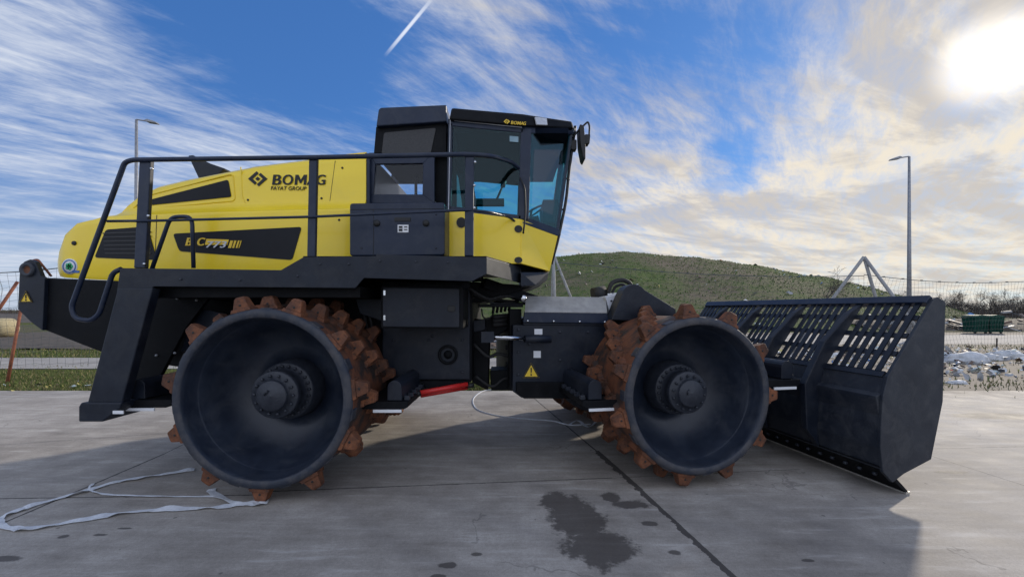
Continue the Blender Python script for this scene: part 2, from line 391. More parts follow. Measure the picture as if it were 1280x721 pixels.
def concrete():
    m, nt, b = newmat('worn_concrete')
    g = nd(nt, 'ShaderNodeNewGeometry'); P = g.outputs['Position']
    sp = nt.nodes.new('ShaderNodeSeparateXYZ'); nt.links.new(P, sp.inputs[0]); X, Y = sp.outputs['X'], sp.outputs['Y']
    def nz(s, d=6, r=.6, dist=0):
        n = nd(nt, 'ShaderNodeTexNoise', Scale=s, Detail=d, Roughness=r, Distortion=dist); nt.links.new(P, n.inputs['Vector']); return n.outputs['Fac']
    big, midn, fine, wob = nz(.5), nz(2.2, 8, .7), nz(38, 4, .7), nz(9, 5, .7)
    mp = nt.nodes.new('ShaderNodeMapping'); mp.inputs['Rotation'].default_value = (0, 0, R(12)); mp.inputs['Scale'].default_value = (.7, 5.5, 1); nt.links.new(P, mp.inputs[0])
    n = nd(nt, 'ShaderNodeTexNoise', Scale=1.6, Detail=7, Roughness=.65); nt.links.new(mp.outputs[0], n.inputs['Vector']); streak = n.outputs['Fac']
    c = ramp(nt, [(.38, (.232, .205, .175)), (.5, (.358, .324, .284)), (.60, (.495, .455, .405))], mathn(nt, 'ADD', mathn(nt, 'MULTIPLY', big, .4), mathn(nt, 'ADD', mathn(nt, 'MULTIPLY', midn, .35), mathn(nt, 'MULTIPLY', streak, .25)))).outputs[0]
    c = mixc(nt, .55, c, ramp(nt, [(.35, (.72, .72, .72)), (.7, (1.12, 1.12, 1.12))], fine).outputs[0], 'MULTIPLY')
    # grit, faint turning marks of tyres and a web of hairline cracks
    grit = nz(140, 2, .8); c = mixc(nt, .5, c, ramp(nt, [(.32, (.55, .55, .55)), (.5, (1, 1, 1)), (.7, (1.25, 1.25, 1.25))], grit).outputs[0], 'MULTIPLY')
    for cx, cy, r0, dr in ((-3.5, -1.5, 6.2, .16), (-3.5, -1.5, 7.9, .17), (4.2, 9.5, 6.4, .16), (4.2, 9.5, 8.0, .15), (9, -2, 8.4, .2)):
        ax = mathn(nt, 'SUBTRACT', X, cx); ay = mathn(nt, 'SUBTRACT', Y, cy)
        q = mathn(nt, 'SUBTRACT', mathn(nt, 'ADD', mathn(nt, 'SQRT', mathn(nt, 'ADD', mathn(nt, 'MULTIPLY', ax, ax), mathn(nt, 'MULTIPLY', ay, ay))), mathn(nt, 'MULTIPLY', big, .5)), r0+.25)
        q = mathn(nt, 'SUBTRACT', 1.0, mathn(nt, 'DIVIDE', mathn(nt, 'ABSOLUTE', q), dr), clamp=True)
        c = mixc(nt, mathn(nt, 'MULTIPLY', mathn(nt, 'MULTIPLY', q, midn), .42), c, (.13, .12, .115))
    wv = nt.nodes.new('ShaderNodeVectorMath'); wv.operation = 'ADD'
    nn_ = nd(nt, 'ShaderNodeTexNoise', Scale=1.3, Detail=5); nt.links.new(P, nn_.inputs['Vector']); nt.links.new(P, wv.inputs[0]); nt.links.new(nn_.outputs['Color'], wv.inputs[1])
    vc = nd(nt, 'ShaderNodeTexVoronoi', Scale=.55); vc.feature = 'DISTANCE_TO_EDGE'; nt.links.new(wv.outputs[0], vc.inputs['Vector'])
    hair = mathn(nt, 'MULTIPLY', mathn(nt, 'LESS_THAN', vc.outputs['Distance'], .0035), mathn(nt, 'GREATER_THAN', big, .55))
    c = mixc(nt, mathn(nt, 'MULTIPLY', hair, .35), c, (.06, .055, .05))
    # pale scuffs and dark specks
    c = mixc(nt, mathn(nt, 'MULTIPLY', ramp(nt, [(.58, (0, 0, 0)), (.74, (1, 1, 1))], streak).outputs[0], .45), c, (.58, .555, .52))
    sp2 = nd(nt, 'ShaderNodeTexVoronoi', Scale=4.2); nt.links.new(P, sp2.inputs['Vector'])
    spk = mathn(nt, 'MULTIPLY', mathn(nt, 'LESS_THAN', mathn(nt, 'ADD', sp2.outputs['Distance'], mathn(nt, 'MULTIPLY', wob, .12)), .115), mathn(nt, 'GREATER_THAN', midn, .53))
    c = mixc(nt, mathn(nt, 'MULTIPLY', spk, .6), c, (.07, .062, .055))
    rough = mathn(nt, 'MULTIPLY_ADD', midn, .35, .62)
    # joints and the wide crack
    segs = [((0, 655), (205, 567), .013, .02), ((205, 567), (260, 540), .008, .02), ((-300, 627), (330, 618), .009, .02), ((330, 614), (765, 597), .009, .02), ((765, 597), (1000, 586), .004, .02),
            ((668, 498), (745, 563), .012, .03), ((745, 563), (800, 612), .036, .10), ((800, 612), (920, 724), .026, .07), ((920, 724), (1100, 900), .018, .05),
            ((1055, 563), (1500, 553), .007, .02), ((1165, 570), (1330, 622), .006, .02), ((0, 556), (210, 541), .005, .06), ((560, 524), (745, 531), .006, .02),
            ((1175, 505), (1500, 520), .006, .04)]
    dark = 0.0
    for a, bb, w, amp in segs:
        dark = mathn(nt, 'MAXIMUM', seg_mask(nt, X, Y, gnd(*a), gnd(*bb), w, wob, amp), dark)
    # wet stains: fixed patches with ragged edges
    wet = 0.0
    for px, py, rx, ry, th in STAINS:
        q = gnd(px, py); ax = mathn(nt, 'MULTIPLY', mathn(nt, 'SUBTRACT', X, q.x), 1/rx); ay = mathn(nt, 'MULTIPLY', mathn(nt, 'SUBTRACT', Y, q.y), 1/ry)
        rr = mathn(nt, 'SQRT', mathn(nt, 'ADD', mathn(nt, 'MULTIPLY', ax, ax), mathn(nt, 'MULTIPLY', ay, ay)))
        e = mathn(nt, 'ADD', rr, mathn(nt, 'MULTIPLY', mathn(nt, 'SUBTRACT', mathn(nt, 'ADD', mathn(nt, 'MULTIPLY', wob, .45), mathn(nt, 'MULTIPLY', midn, .55)), .5), th))
        mr = nt.nodes.new('ShaderNodeMapRange'); nt.links.new(e, mr.inputs[0]); mr.inputs[1].default_value = 1.02; mr.inputs[2].default_value = .78
        wet = mathn(nt, 'MAXIMUM', mr.outputs[0], wet)
    c = mixc(nt, mathn(nt, 'MULTIPLY', wet, .78), c, (.050, .042, .038))
    c = mixc(nt, mathn(nt, 'MULTIPLY', dark, .85), c, (.035, .030, .028))
    rough = mathn(nt, 'SUBTRACT', rough, mathn(nt, 'MULTIPLY', wet, .06))
    # mud along the outer edge of the yard
    mud = nt.nodes.new('ShaderNodeMapRange'); nt.links.new(mathn(nt, 'ADD', Y, mathn(nt, 'MULTIPLY', mathn(nt, 'SUBTRACT', midn, .5), 5)), mud.inputs[0]); mud.inputs[1].default_value = 8.6; mud.inputs[2].default_value = 10.2
    mudm = mathn(nt, 'MULTIPLY', mud.outputs[0], mathn(nt, 'GREATER_THAN', mathn(nt, 'ADD', X, mathn(nt, 'MULTIPLY', midn, 3)), 7))
    c = mixc(nt, mathn(nt, 'MULTIPLY', mudm, .6), c, (.13, .10, .075))
    nt.links.new(c, b.inputs['Base Color']); nt.links.new(rough, b.inputs['Roughness']); b.inputs['Specular IOR Level'].default_value = .35
    bp = nd(nt, 'ShaderNodeBump', Strength=.35, Distance=.006)
    hh = mathn(nt, 'SUBTRACT', mathn(nt, 'ADD', mathn(nt, 'MULTIPLY', fine, .6), mathn(nt, 'MULTIPLY', midn, 1.0)), mathn(nt, 'MULTIPLY', dark, 2.5))
    nt.links.new(hh, bp.inputs['Height']); nt.links.new(bp.outputs[0], b.inputs['Normal'])
    return m
STAINS = [(718, 642, .26, .42, 3.4), (748, 684, .29, .24, 3.4), (700, 628, .18, .25, 3.2), (785, 630, .20, .09, 3.5), (765, 622, .1, .12, 3.2), (812, 654, .07, .045, 2), (0, 698, .17, .045, 2.4), (845, 690, .06, .04, 3), 
          (596, 692, .05, .03, 2.0), (560, 706, .07, .04, 2.4), (548, 720, .06, .03, 2.4), (80, 670, .04, .03, 2.2), (125, 668, .07, .02, 2.4), (155, 660, .07, .018, 2.4), (1250, 520, .9, .25, 2.6), (1010, 700, .05, .02, 2), (1190, 590, .2, .05, 3)]
def sheet(name, x0, x1, y0, y1, z, mat, nx=1, ny=1, hf=None):
    b = MB()
    vs = [(x0+(x1-x0)*i/nx, y0+(y1-y0)*j/ny, z+(hf(x0+(x1-x0)*i/nx, y0+(y1-y0)*j/ny) if hf else 0)) for j in range(ny+1) for i in range(nx+1)]
    b.smooth = True
    b.add(vs, [[j*(nx+1)+i, j*(nx+1)+i+1, (j+1)*(nx+1)+i+1, (j+1)*(nx+1)+i] for j in range(ny) for i in range(nx)])
    return b.build(name, mat)
def grassmat(name, g1, g2, soil, amt=.5, sc=1.0):
    m, nt, b = newmat(name)
    g = nd(nt, 'ShaderNodeNewGeometry'); P = g.outputs['Position']
    def nz(s, d=6, r=.65):
        n = nd(nt, 'ShaderNodeTexNoise', Scale=s*sc, Detail=d, Roughness=r); nt.links.new(P, n.inputs['Vector']); return n.outputs['Fac']
    a, bb, c = nz(.09, 8), nz(2.0), nz(14)
    gr = mixc(nt, ramp(nt, [(.35, (0, 0, 0)), (.65, (1, 1, 1))], bb).outputs[0], g1, g2)
    s = ramp(nt, [(amt-.08, (0, 0, 0)), (amt+.08, (1, 1, 1))], mathn(nt, 'ADD', mathn(nt, 'MULTIPLY', a, .65), mathn(nt, 'MULTIPLY', bb, .35))).outputs[0]
    cc = mixc(nt, s, gr, soil)
    cc = mixc(nt, .6, cc, ramp(nt, [(.3, (.5, .5, .5)), (.7, (1.3, 1.3, 1.3))], c).outputs[0], 'MULTIPLY')
    nt.links.new(cc, b.inputs['Base Color']); b.inputs['Roughness'].default_value = .95; b.inputs['Specular IOR Level'].default_value = .1
    bp = nd(nt, 'ShaderNodeBump', Strength=.8, Distance=.12/sc); nt.links.new(mathn(nt, 'ADD', bb, c), bp.inputs['Height']); nt.links.new(bp.outputs[0], b.inputs['Normal'])
    return m
M['grass'] = grassmat('short_grass', (.075, .095, .022), (.12, .13, .035), (.15, .12, .08), .60)
M['hill'] = grassmat('rough_hill_grass', (.065, .110, .026), (.115, .155, .048), (.15, .125, .09), .515, .55)
M['soil'] = noisy('dark_soil', (.045, .035, .025), (.10, .078, .055), 2, (.85, .95), bump=.8, bscale=6)
M['dirt'] = noisy('dry_dirt', (.14, .115, .085), (.23, .19, .145), 1.5, (.85, .95), bump=.7, bscale=7)
M['road'] = noisy('pale_track', (.27, .25, .225), (.36, .34, .31), 1.2, (.8, .95), bump=.3, bscale=9)
tag(sheet('ground', -1200, 1200, -60, 1500, -.03, M['grass']), kind='structure')
YE = 9.55                                                            # far edge of the yard
tag(sheet('concrete_yard', -40, 40, -12, YE, 0, concrete()), kind='structure')
# bands on the left and on the right of the machine
tag(sheet('verge_soil', -60, 6, 19.5, 34, -.018, M['soil'], 40, 8, lambda x, y: .12*noise.noise(Vector((x*.4, y*.5, 0)))+.06), kind='structure')
tag(sheet('road', -60, 9.5, 13.2, 16.2, -.010, M['road']), kind='structure')
tag(sheet('dirt_verge', 8.2, 70, YE+.02, 22.5, -.020, M['dirt']), kind='structure')
tag(sheet('road', 9.5, 160, 22.5, 31, -.010, M['road']), kind='structure')
tag(sheet('dirt_field', 10, 300, 31, 90, -.018, M['dirt']), kind='structure')
tag(sheet('far_field', -400, -6, 60, 300, -.018, M['soil']), kind='structure')
# landfill mound
def hillh(x, y):                             # long flat-topped mound falling gently to the right
    if x > 0: x = x*70/min(max(y, 42), 95)
    prof = [(-60, 0), (-38, 2.2), (-20, 7.5), (-4, 10.6), (10, 11.5), (22, 11.2), (30, 10.7), (40, 9.6), (50, 7.6), (58, 5.6), (66, 3.4), (74, 1.3), (80, .1), (200, 0)]
    h = 0
    for (xa, ha), (xb, hb) in zip(prof, prof[1:]):
        if xa <= x <= xb:
            t = (x-xa)/(xb-xa); t = t*t*(3-2*t)*.35+t*.65; h = ha+(hb-ha)*t
    k = min(1, max(0, (y-34)/40)); k = k*k*(3-2*k)*.5+k*.5
    if y > 90: k *= max(0, 1-(y-90)/70)
    return max(-.3, h*k + (noise.noise(Vector((x*.08, y*.08, 1)))*.9+noise.noise(Vector((x*.3, y*.3, 5)))*.28)*min(1, h/3)*k - .05)
tag(sheet('hill', -60, 95, 34, 160, 0, M['hill'], 155, 126, hillh), kind='structure')

# ================================================================== scattered ground cover
def tuft_field(name, label, n, fn, mats, hgt, wid):
    b = MB()
    for i in range(n):
        x, y, z = fn(); k = random.random()
        b.cur = 0 if k < .6 else 1
        a = random.random()*math.pi; dx, dy = math.cos(a)*wid, math.sin(a)*wid; h = hgt*(.4+random.random()); lx, ly = (random.random()-.5)*h, (random.random()-.5)*h
        b.add([(x-dx, y-dy, z), (x+dx, y+dy, z), (x+lx, y+ly, z+h)], [[0, 1, 2]])
    return tag(b.build(name, mats), label, 'grass', kind='stuff')
M['blade1'] = noisy('grass_blades', (.07, .105, .02), (.12, .155, .035), 3, (.8, .9))
M['blade2'] = noisy('dry_grass_blades', (.17, .15, .06), (.26, .22, .11), 3, (.8, .9))
M['blade3'] = noisy('hill_grass_blades', (.07, .125, .028), (.11, .17, .042), 1, (.8, .9))
M['blade4'] = noisy('hill_dry_blades', (.13, .14, .055), (.19, .18, .085), 1, (.8, .9))
def left_strip():
    return (random.uniform(-17, 3.5), YE+.03+abs(random.gauss(0, 1.5)), -.03)
tuft_field('grass', 'short green and straw grass along the far edge of the concrete yard', 26000, left_strip, [M['blade1'], M['blade2']], .07, .012)
def left_far(): return (random.uniform(-34, 3.5), random.uniform(16.3, 19.8), -.03)
tuft_field('grass', 'green grass strip between the pale track and the dark soil', 9000, left_far, [M['blade1'], M['blade2']], .10, .02)
def hillpt():
    while True:
        x = random.uniform(2, 80); y = random.uniform(34, 92)
        if hillh(x, y) > .3 or (y < 40 and x < 14): return (x, y, max(hillh(x, y), -.03)-.03)
tuft_field('grass', 'rough green grass tufts covering the landfill mound', 15000, hillpt, [M['blade3'], M['blade4']], .20, .09)
def right_v(): return (random.uniform(9, 36), random.choice([random.gauss(20.8, .8), random.gauss(16, 2.8), random.gauss(10.4, .5)]), -.03)
tuft_field('grass', 'sparse dry grass between the litter at the right of the yard', 7000, right_v, [M['blade2'], M['blade1']], .10, .015)

LM = [noisy('litter_'+n, c, tuple(min(1, k*1.25) for k in c), 6, (.4, .8)) for n, c in
      (('white', (.55, .56, .56)), ('grey', (.30, .30, .30)), ('blue', (.06, .17, .38)), ('yellow', (.50, .42, .12)), ('brown', (.15, .10, .07)), ('black', (.03, .03, .03)), ('red', (.42, .05, .04)), ('pale', (.42, .48, .46)))]
def litter(name, label, pts, size, wts, parent=None, kind='stuff', cat='litter'):
    b = MB()
    for p in pts:
        b.cur = random.choices(range(8), wts)[0]; s = size*(.35+random.random()**2*1.6)
        n = random.randint(5, 7); a0 = random.random()*6
        q = Matrix.Rotation(random.gauss(0, .5), 3, 'X') @ Matrix.Rotation(random.gauss(0, .5), 3, 'Y')
        ring = [Vector(p)+q @ Vector((s*math.cos(a0+6.283*k/n)*random.uniform(.5, 1.2), s*math.sin(a0+6.283*k/n)*random.uniform(.4, 1.0), s*random.uniform(-.15, .3))) for k in range(n)]
        top = Vector(p)+Vector((random.gauss(0, s*.2), random.gauss(0, s*.2), s*random.uniform(.2, .7)))
        b.add(ring+[top], [[k, (k+1) % n, n] for k in range(n)])
    return tag(b.build(name, LM), label, cat, kind=kind)
pts = []
for _ in range(2200):
    y = random.choice([random.gauss(13.2, 1.0), random.gauss(17.2, .9), random.uniform(11, 21)]); x = random.uniform(10.5, 36)
    if y > 10.2: pts.append((x, y, random.random()*.06))
litter('litter', 'scattered white and coloured rubbish on the dirt right of the blade', pts, .09, (7, 4, .8, .7, 4, 3, .3, 3))
litter('litter', 'small orange and white scraps in the grass at the left edge', [(random.gauss(-10.5, 2.2), random.gauss(10.3, .4), 0) for _ in range(60)], .06, (4, 1, .3, 2, 3, 1, 2, 1))
pts = []
for _ in range(420):
    x, y, z = hillpt(); 
    if noise.noise(Vector((x*.12, y*.12, 3))) > -.02: pts.append((x, y, z+.12))
for _ in range(260): x = random.gauss(12, 4); y = random.gauss(38, 2.0); pts.append((x, y, max(0, hillh(x, y))+.05))
litter('litter', 'white and grey litter strewn over the grassy mound', pts, .26, (9, 4, 1, .5, 3, 2, .2, 3))
litter('litter', 'grey rubble and litter along the foot of the mound', [(random.uniform(-3, 9), random.gauss(22, .8), random.random()*.15) for _ in range(500)], .16, (6, 6, .6, .3, 5, 4, .1, 3))

# crumpled bags lying in the litter (things one can count)
def crumple(c, sx, sy, sz, name, label, mat, grp=None):
    bm = bmesh.new(); bmesh.ops.create_icosphere(bm, subdivisions=4, radius=1)
    for v in bm.verts:
        d = v.co.copy(); f = 1+.28*noise.noise(d*1.7+Vector(c))+.16*noise.noise(d*4.5+Vector(c))+.07*noise.noise(d*11+Vector(c))
        v.co = Vector((d.x*sx*f, d.y*sy*f, max(-.2, d.z)*sz*f+.1*sz))
    me = bpy.data.meshes.new(name); bm.to_mesh(me); bm.free(); me.materials.append(mat)
    for p in me.polygons: p.use_smooth = True
    o = bpy.data.objects.new(name, me); col.objects.link(o); o.location = c
    return tag(o, label, 'rubbish bag', grp)
G = 'rubbish bags lying in the litter'
for (px, py, sx, sz, lab, mt) in [(1208, 452, .75, .30, 'long white plastic bag heap in the litter nearest the blade end', 'wrap'), (1238, 449, .40, .22, 'round white plastic bag lying behind the long bag heap', 'wrap'),
                            (1262, 447, .55, .26, 'white plastic bag at the right edge of the photo in the litter', 'wrap'), (1196, 478, .25, .07, 'small flat white bag close to the yard edge beside the blade', 'wrap')]:
    q = gnd(px, py); crumple((q.x, q.y, -.02), sx, sx*.55, sz, 'rubbish_bag', lab, M[mt], G)

# scrap heap beyond the right hand road
b = MB()
for i in range(520):
    x = random.uniform(31, 80); y = 36+random.random()*7; hh = (1.3+.7*noise.noise(Vector((x*.25, 0, 0))))*math.sqrt(max(0.02, 1-((y-39.5)/4.2)**2)); z = random.random()*hh
    b.cur = random.choices(range(5), (5, 4, 2, 2, 1))[0]
    a = random.random()*3.14; L = random.uniform(.3, 1.3); t = random.gauss(0, .35); d = Vector((math.cos(a)*math.cos(t), math.sin(a)*math.cos(t), math.sin(t)))*L
    p = Vector((x, y, z)); b.bar(p-d/2, p+d/2, random.uniform(.05, .35), random.uniform(.04, .22))
tag(b.build('scrap_heap', [LM[5], M['wood'], LM[1], LM[4], LM[0]]), 'long dark heap of scrap wood and rubble beyond the far road', 'scrap heap', kind='stuff')
b = MB(); b.smooth = True
nx = 60; vs = []; fs = []
for i in range(nx+1):
    x = 30+52*i/nx
    for j in range(7):
        y = 35.5+8*j/6; hh = (.9+.5*noise.noise(Vector((x*.3, 2, 0))))*math.sin(math.pi*j/6)+.25*noise.noise(Vector((x*.9, y*.9, 0)))
        vs.append((x, y, hh-.02 if 0 < j < 6 else -.1))
for i in range(nx):
    for j in range(6): fs.append([i*7+j, (i+1)*7+j, (i+1)*7+j+1, i*7+j+1])
b.add(vs, fs); tag(b.build('scrap_mound', M['soil']), kind='structure')

# two green containers
def container(px, lab):
    q = gnd(px, 416); r = empty('waste_container', (q.x, q.y, -.02))
    tag(r, lab, 'container', 'green waste containers beside the scrap heap')
    b = MB(); w, d, h = 1.12, 1.0, 1.15
    lo = [Vector((q.x+sx*w*.44, q.y+sy*d*.42, .08)) for sx, sy in ((-1, -1), (1, -1), (1, 1), (-1, 1))]
    hi = [Vector((q.x+sx*w*.5, q.y+sy*d*.5, h)) for sx, sy in ((-1, -1), (1, -1), (1, 1), (-1, 1))]
    b.add(lo+hi, [[0, 3, 2, 1], [4, 5, 6, 7]]+[[i, (i+1) % 4, 4+(i+1) % 4, 4+i] for i in range(4)])
    for k in range(5): b.box((q.x-w*.36+k*w*.18, q.y-d*.49, .62), .05, .05, .9)
    b.build('body', M['green'], r, .03)
    b = MB(); pr = [(-.5, 0), (-.47, .10), (-.3, .2), (0, .25), (.3, .2), (.47, .10), (.5, 0)]
    b.prism([Vector((q.x+w*u*1.06, q.y-d*.53, h+.01+z)) for u, z in pr], (0, d*1.06, 0)); b.build('lid', M['green'], r, .02)
    for sx in (-1, 1):
        b = MB(); b.lathe([(.001, -.03), (.1, -.03), (.1, .03), (.001, .03)], n=14, c=(q.x+sx*w*.36, q.y-d*.36, .08)); b.build('wheel', M['rubber'], r)
container(1219, 'green lidded waste container, the left one of the pair by the scrap heap')
container(1238, 'green lidded waste container, the right one of the pair by the scrap heap')

# hay bale far left
q = gnd(2, 421); b = MB(); b.lathe([(.001, -.6), (.52, -.6), (.62, -.52), (.64, 0), (.62, .52), (.52, .6), (.001, .6)], n=32, c=(0, 0, 0))
for v in b.v: x, y, z = v; v.x, v.y, v.z = x+q.x*1.0, y+q.y, z+.6
tag(b.build('hay_bale', M['hay']), 'round pale hay bale lying in the field at the left edge', 'hay bale')
# low wall of hedge on the far left horizon and beyond the field
def bare_tree(loc, h, seed, lab, group, dens=5, name='bare_tree', spread=.55):
    rnd = random.Random(seed); r = empty(name, loc); tag(r, lab, 'tree', group)
    tr = MB(); cr = MB(); L0 = Vector(loc)
    def grow(p, d, L, rad, lev, mb):
        n = 3; pts = [p]
        for i in range(n):
            d = (d+Vector((rnd.gauss(0, .16), rnd.gauss(0, .16), rnd.gauss(.03, .08)))).normalized(); p = p+d*L/n; pts.append(p)
        mb.tube(pts, rad, 4 if lev else 6, max(rad*.55, .012), caps=False)
        if lev >= 4 or rad < .008: return
        for k in range(dens if lev else dens+1):
            i = rnd.randint(1, n); q = pts[i]
            a = rnd.random()*6.283; s = rnd.uniform(spread*.6, spread*1.5)
            x = d.cross(Vector((1, .3, 0))).normalized(); y = d.cross(x)
            nd_ = (d*math.cos(s)+(x*math.cos(a)+y*math.sin(a))*math.sin(s)).normalized()
            grow(q, nd_, L*rnd.uniform(.5, .75), rad*.5, lev+1, cr)
    grow(L0, Vector((0, 0, 1)), h*.42, h*.016, 0, tr)
    tr.build('trunk', M['bark'], r); cr.build('crown', M['bark'], r); return r
def copy_tree(o, loc, rz, s, lab):
    c = o.copy(); col.objects.link(c); c.location = loc; c.rotation_euler = (0, 0, rz); c.scale = (s, s, s); c['label'] = lab
    for ch in o.children:
        k = ch.copy(); col.objects.link(k); k.parent = c
    return c
TG = 'bare trees beyond the scrap heap'
tl = 'leafless dark tree in the thin wood on the right horizon beyond the scrap heap'
protos = [bare_tree((72+i*5, 78, 0), 6.0, 11+i, tl, TG, 4) for i in range(4)]
k = 0
for i in range(46):
    px = 1172+i*4.4+random.uniform(-3, 3); D = random.uniform(70, 105)
    copy_tree(protos[i % 4], ((px-640)/F*D, D, -.05), random.random()*6, random.uniform(.65, 1.15)*D/88, tl)
bare_tree((.73*52, 52, .4), 7.0, 51, 'slender leafless tree on the slope beside the slanting steel frame', None, 4)
q = gnd(692, 404)
# scrub band behind the trees
def scrub(name, lab, x0, x1, y0, y1, n, h):
    b = MB()
    for i in range(n):
        p = Vector((random.uniform(x0, x1), random.uniform(y0, y1), 0)); hh = h*(.6+.6*abs(noise.noise(p*.05)))*random.uniform(.4, 1)
        b.tube([p, p+Vector((random.gauss(0, .25), 0, .5))*hh, p+Vector((random.gauss(0, .5), 0, 1))*hh], .05, 3, .02, caps=False)
    return tag(b.build(name, M['bark']), lab, 'scrub', kind='stuff')
scrub('scrub', 'dense brown scrub under the bare trees on the right horizon', 60, 190, 92, 130, 9000, 3.6)
scrub('scrub', 'thin dark hedgerow along the left horizon', -330, -60, 190, 230, 6000, 3.4)

# ================================================================== lamp posts, net fence
def lamp(px, topy, D, side, lab):
    x = (px-640)/F*D*.999; z = H+(387-topy)/F*D; r = empty('street_lamp', (x, D, -.03)); tag(r, lab, 'lamp post', 'street lamps')
    b = MB(); b.tube([(x, D, -.03), (x, D, z*.5), (x, D, z)], .13, 12, .06); b.build('pole', M['galv'], r)
    b = MB(); b.tube(smooth_path([(x, D, z-.1), (x, D, z+.02), (x+side*.55, D, z+.02-.09)], corner=.1), .035, 8); b.build('arm', M['galv'], r)
    b = MB(); s = side; a = x+s*.5
    b.prism([(a, D-.14, z-.05), (a+s*.15, D-.14, z+.0), (a+s*.55, D-.14, z-.13), (a+s*.62, D-.14, z-.22), (a+s*.1, D-.14, z-.14)], (0, .28, 0)); b.build('lamp_head', M['galv'], r, .02)
lamp(170, 150, 22, 1, 'grey street lamp rising behind the rear handrail of the machine')
lamp(1137, 196, 25, -1, 'grey street lamp standing alone beyond the blade on the right')

def frame_poles(top, feet, rad, name, lab, mat, grp=None):
    r = empty(name, (top[0], top[1], 0)); tag(r, lab, 'frame', grp)
    for f in feet: b = MB(); b.tube([f, top], rad, 10); b.build('leg', mat, r)
    return r
def pt(px, py, D):
    d = ray(px, py); t = D/d.y; return Vector((d.x*t, D, H+d.z*t))
T = pt(1080, 321, 18); frame_poles(T, [Vector((T.x-2.3, 19.0, -.03)), Vector((T.x+1.5, 18.4, -.03)), Vector((T.x+1.9, 16.8, -.03))], .065, 'net_support_frame', 'slanting steel frame holding the net beyond the blade', M['pole'], 'steel frames that hold up the litter net')
T2 = pt(692, 318, 17); frame_poles(T2, [pt(695, 425, 17)*1, pt(735, 425, 17.4), pt(688, 425, 18.5)], .05, 'net_support_frame', 'pale steel frame behind the front of the cab', M['pole'], 'steel frames that hold up the litter net')
def netfence(lab, tops, cell=.22, low=.15):
    """tops: list of (x,y,ztop)"""
    r = empty('net_fence', (tops[0][0], tops[0][1], 0)); tag(r, lab, 'net fence', 'litter net fence pieces')
    b = MB(); c = MB(); rad = .0034
    for (xa, ya, za), (xb, yb, zb) in zip(tops, tops[1:]):
        L = math.hypot(xb-xa, yb-ya); n = max(2, int(L/cell))
        def top(t): return za+(zb-za)*t-.07*L*.25*math.sin(math.pi*t)
        c.tube([(xa+(xb-xa)*i/16, ya+(yb-ya)*i/16, top(i/16)) for i in range(17)], .014, 5, caps=False)
        for i in range(n+1):
            t = i/n; x = xa+(xb-xa)*t; y = ya+(yb-ya)*t; zt = top(t); m = 6
            b.tube([(x+.05*math.sin(3.1*j+i*.3), y+.05*math.sin(j*1.7), low+(zt-low)*j/m) for j in range(m+1)], rad, 3, caps=False)
        rows = int(max(za, zb)/cell)
        for j in range(rows):
            k = (j+.5)/rows
            b.tube([(xa+(xb-xa)*i/10, ya+(yb-ya)*i/10, low+(top(i/10)-low)*k+.03*math.sin(i*2.1+j)) for i in range(11)], rad, 3, caps=False)
        for i in range(1, int(L/1.1)):
            t = i*1.1/L; c.box((xa+(xb-xa)*t, ya+(yb-ya)*t, top(t)+.01), .09, .04, .05)
    b.build('net', M['net'], r); c.build('cable', M['net'], r); return r
TR = (T.x, T.y, T.z-.15)
e1 = pt(1280, 352, 20.5); e2 = pt(1500, 350, 22)
netfence('fine litter net sagging from the slanting frame to the right edge', [(T.x, T.y, T.z-.75), tuple(e1), tuple(e2)])
netfence('fine litter net hanging between the two steel frames in front of the mound', [(T2.x, T2.y, T2.z-.3), (T.x, T.y, T.z-.8)])
l0 = pt(-160, 345, 12.4); l1 = pt(0, 341, 12.2); l2 = pt(110, 330, 12.5)
netfence('fine litter net behind the rear corner of the machine at the left', [tuple(l0), tuple(l1), tuple(l2), (-4.5, 14, 3.0), (T2.x, T2.y, T2.z-.3)], .20)
b = MB(); b.tube([gnd(9, 478)+Vector((0, 0, -.03)), pt(27, 382, 10.9)], .035, 8, .03)
b.tube([pt(27, 382, 10.9), pt(40, 330, 11.2)], .03, 8)
tag(b.build('leaning_pole', M['rpole']), 'thin rusty pole standing in the grass at the left edge', 'pole')
b = MB(); b.tube([pt(-14, 405, 10.6), pt(22, 352, 11.0)], .035, 8); b.tube([gnd(-14, 470), pt(-14, 405, 10.6)], .03, 8)
tag(b.build('brace_pole', M['rpole']), 'orange rusty brace pole slanting up to the net at the left edge', 'pole')
b = MB(); b.tube([pt(629, 470, 11.5)+Vector((0, 0, -.3)), pt(629, 470, 11.5), pt(634, 445, 12)], .03, 7); b.tube([gnd(1246, 436), gnd(1246, 436)+Vector((0, 0, .75))], .03, 6)
b.v = b.v; 
# (one short stake by the litter)
b = MB(); b.tube([gnd(1246, 434)+Vector((0, 0, -.05)), gnd(1246, 434)+Vector((0, 0, .45))], .03, 6)
tag(b.build('stake', M['bark']), 'short dark stake at the edge of the far road on the right', 'stake')

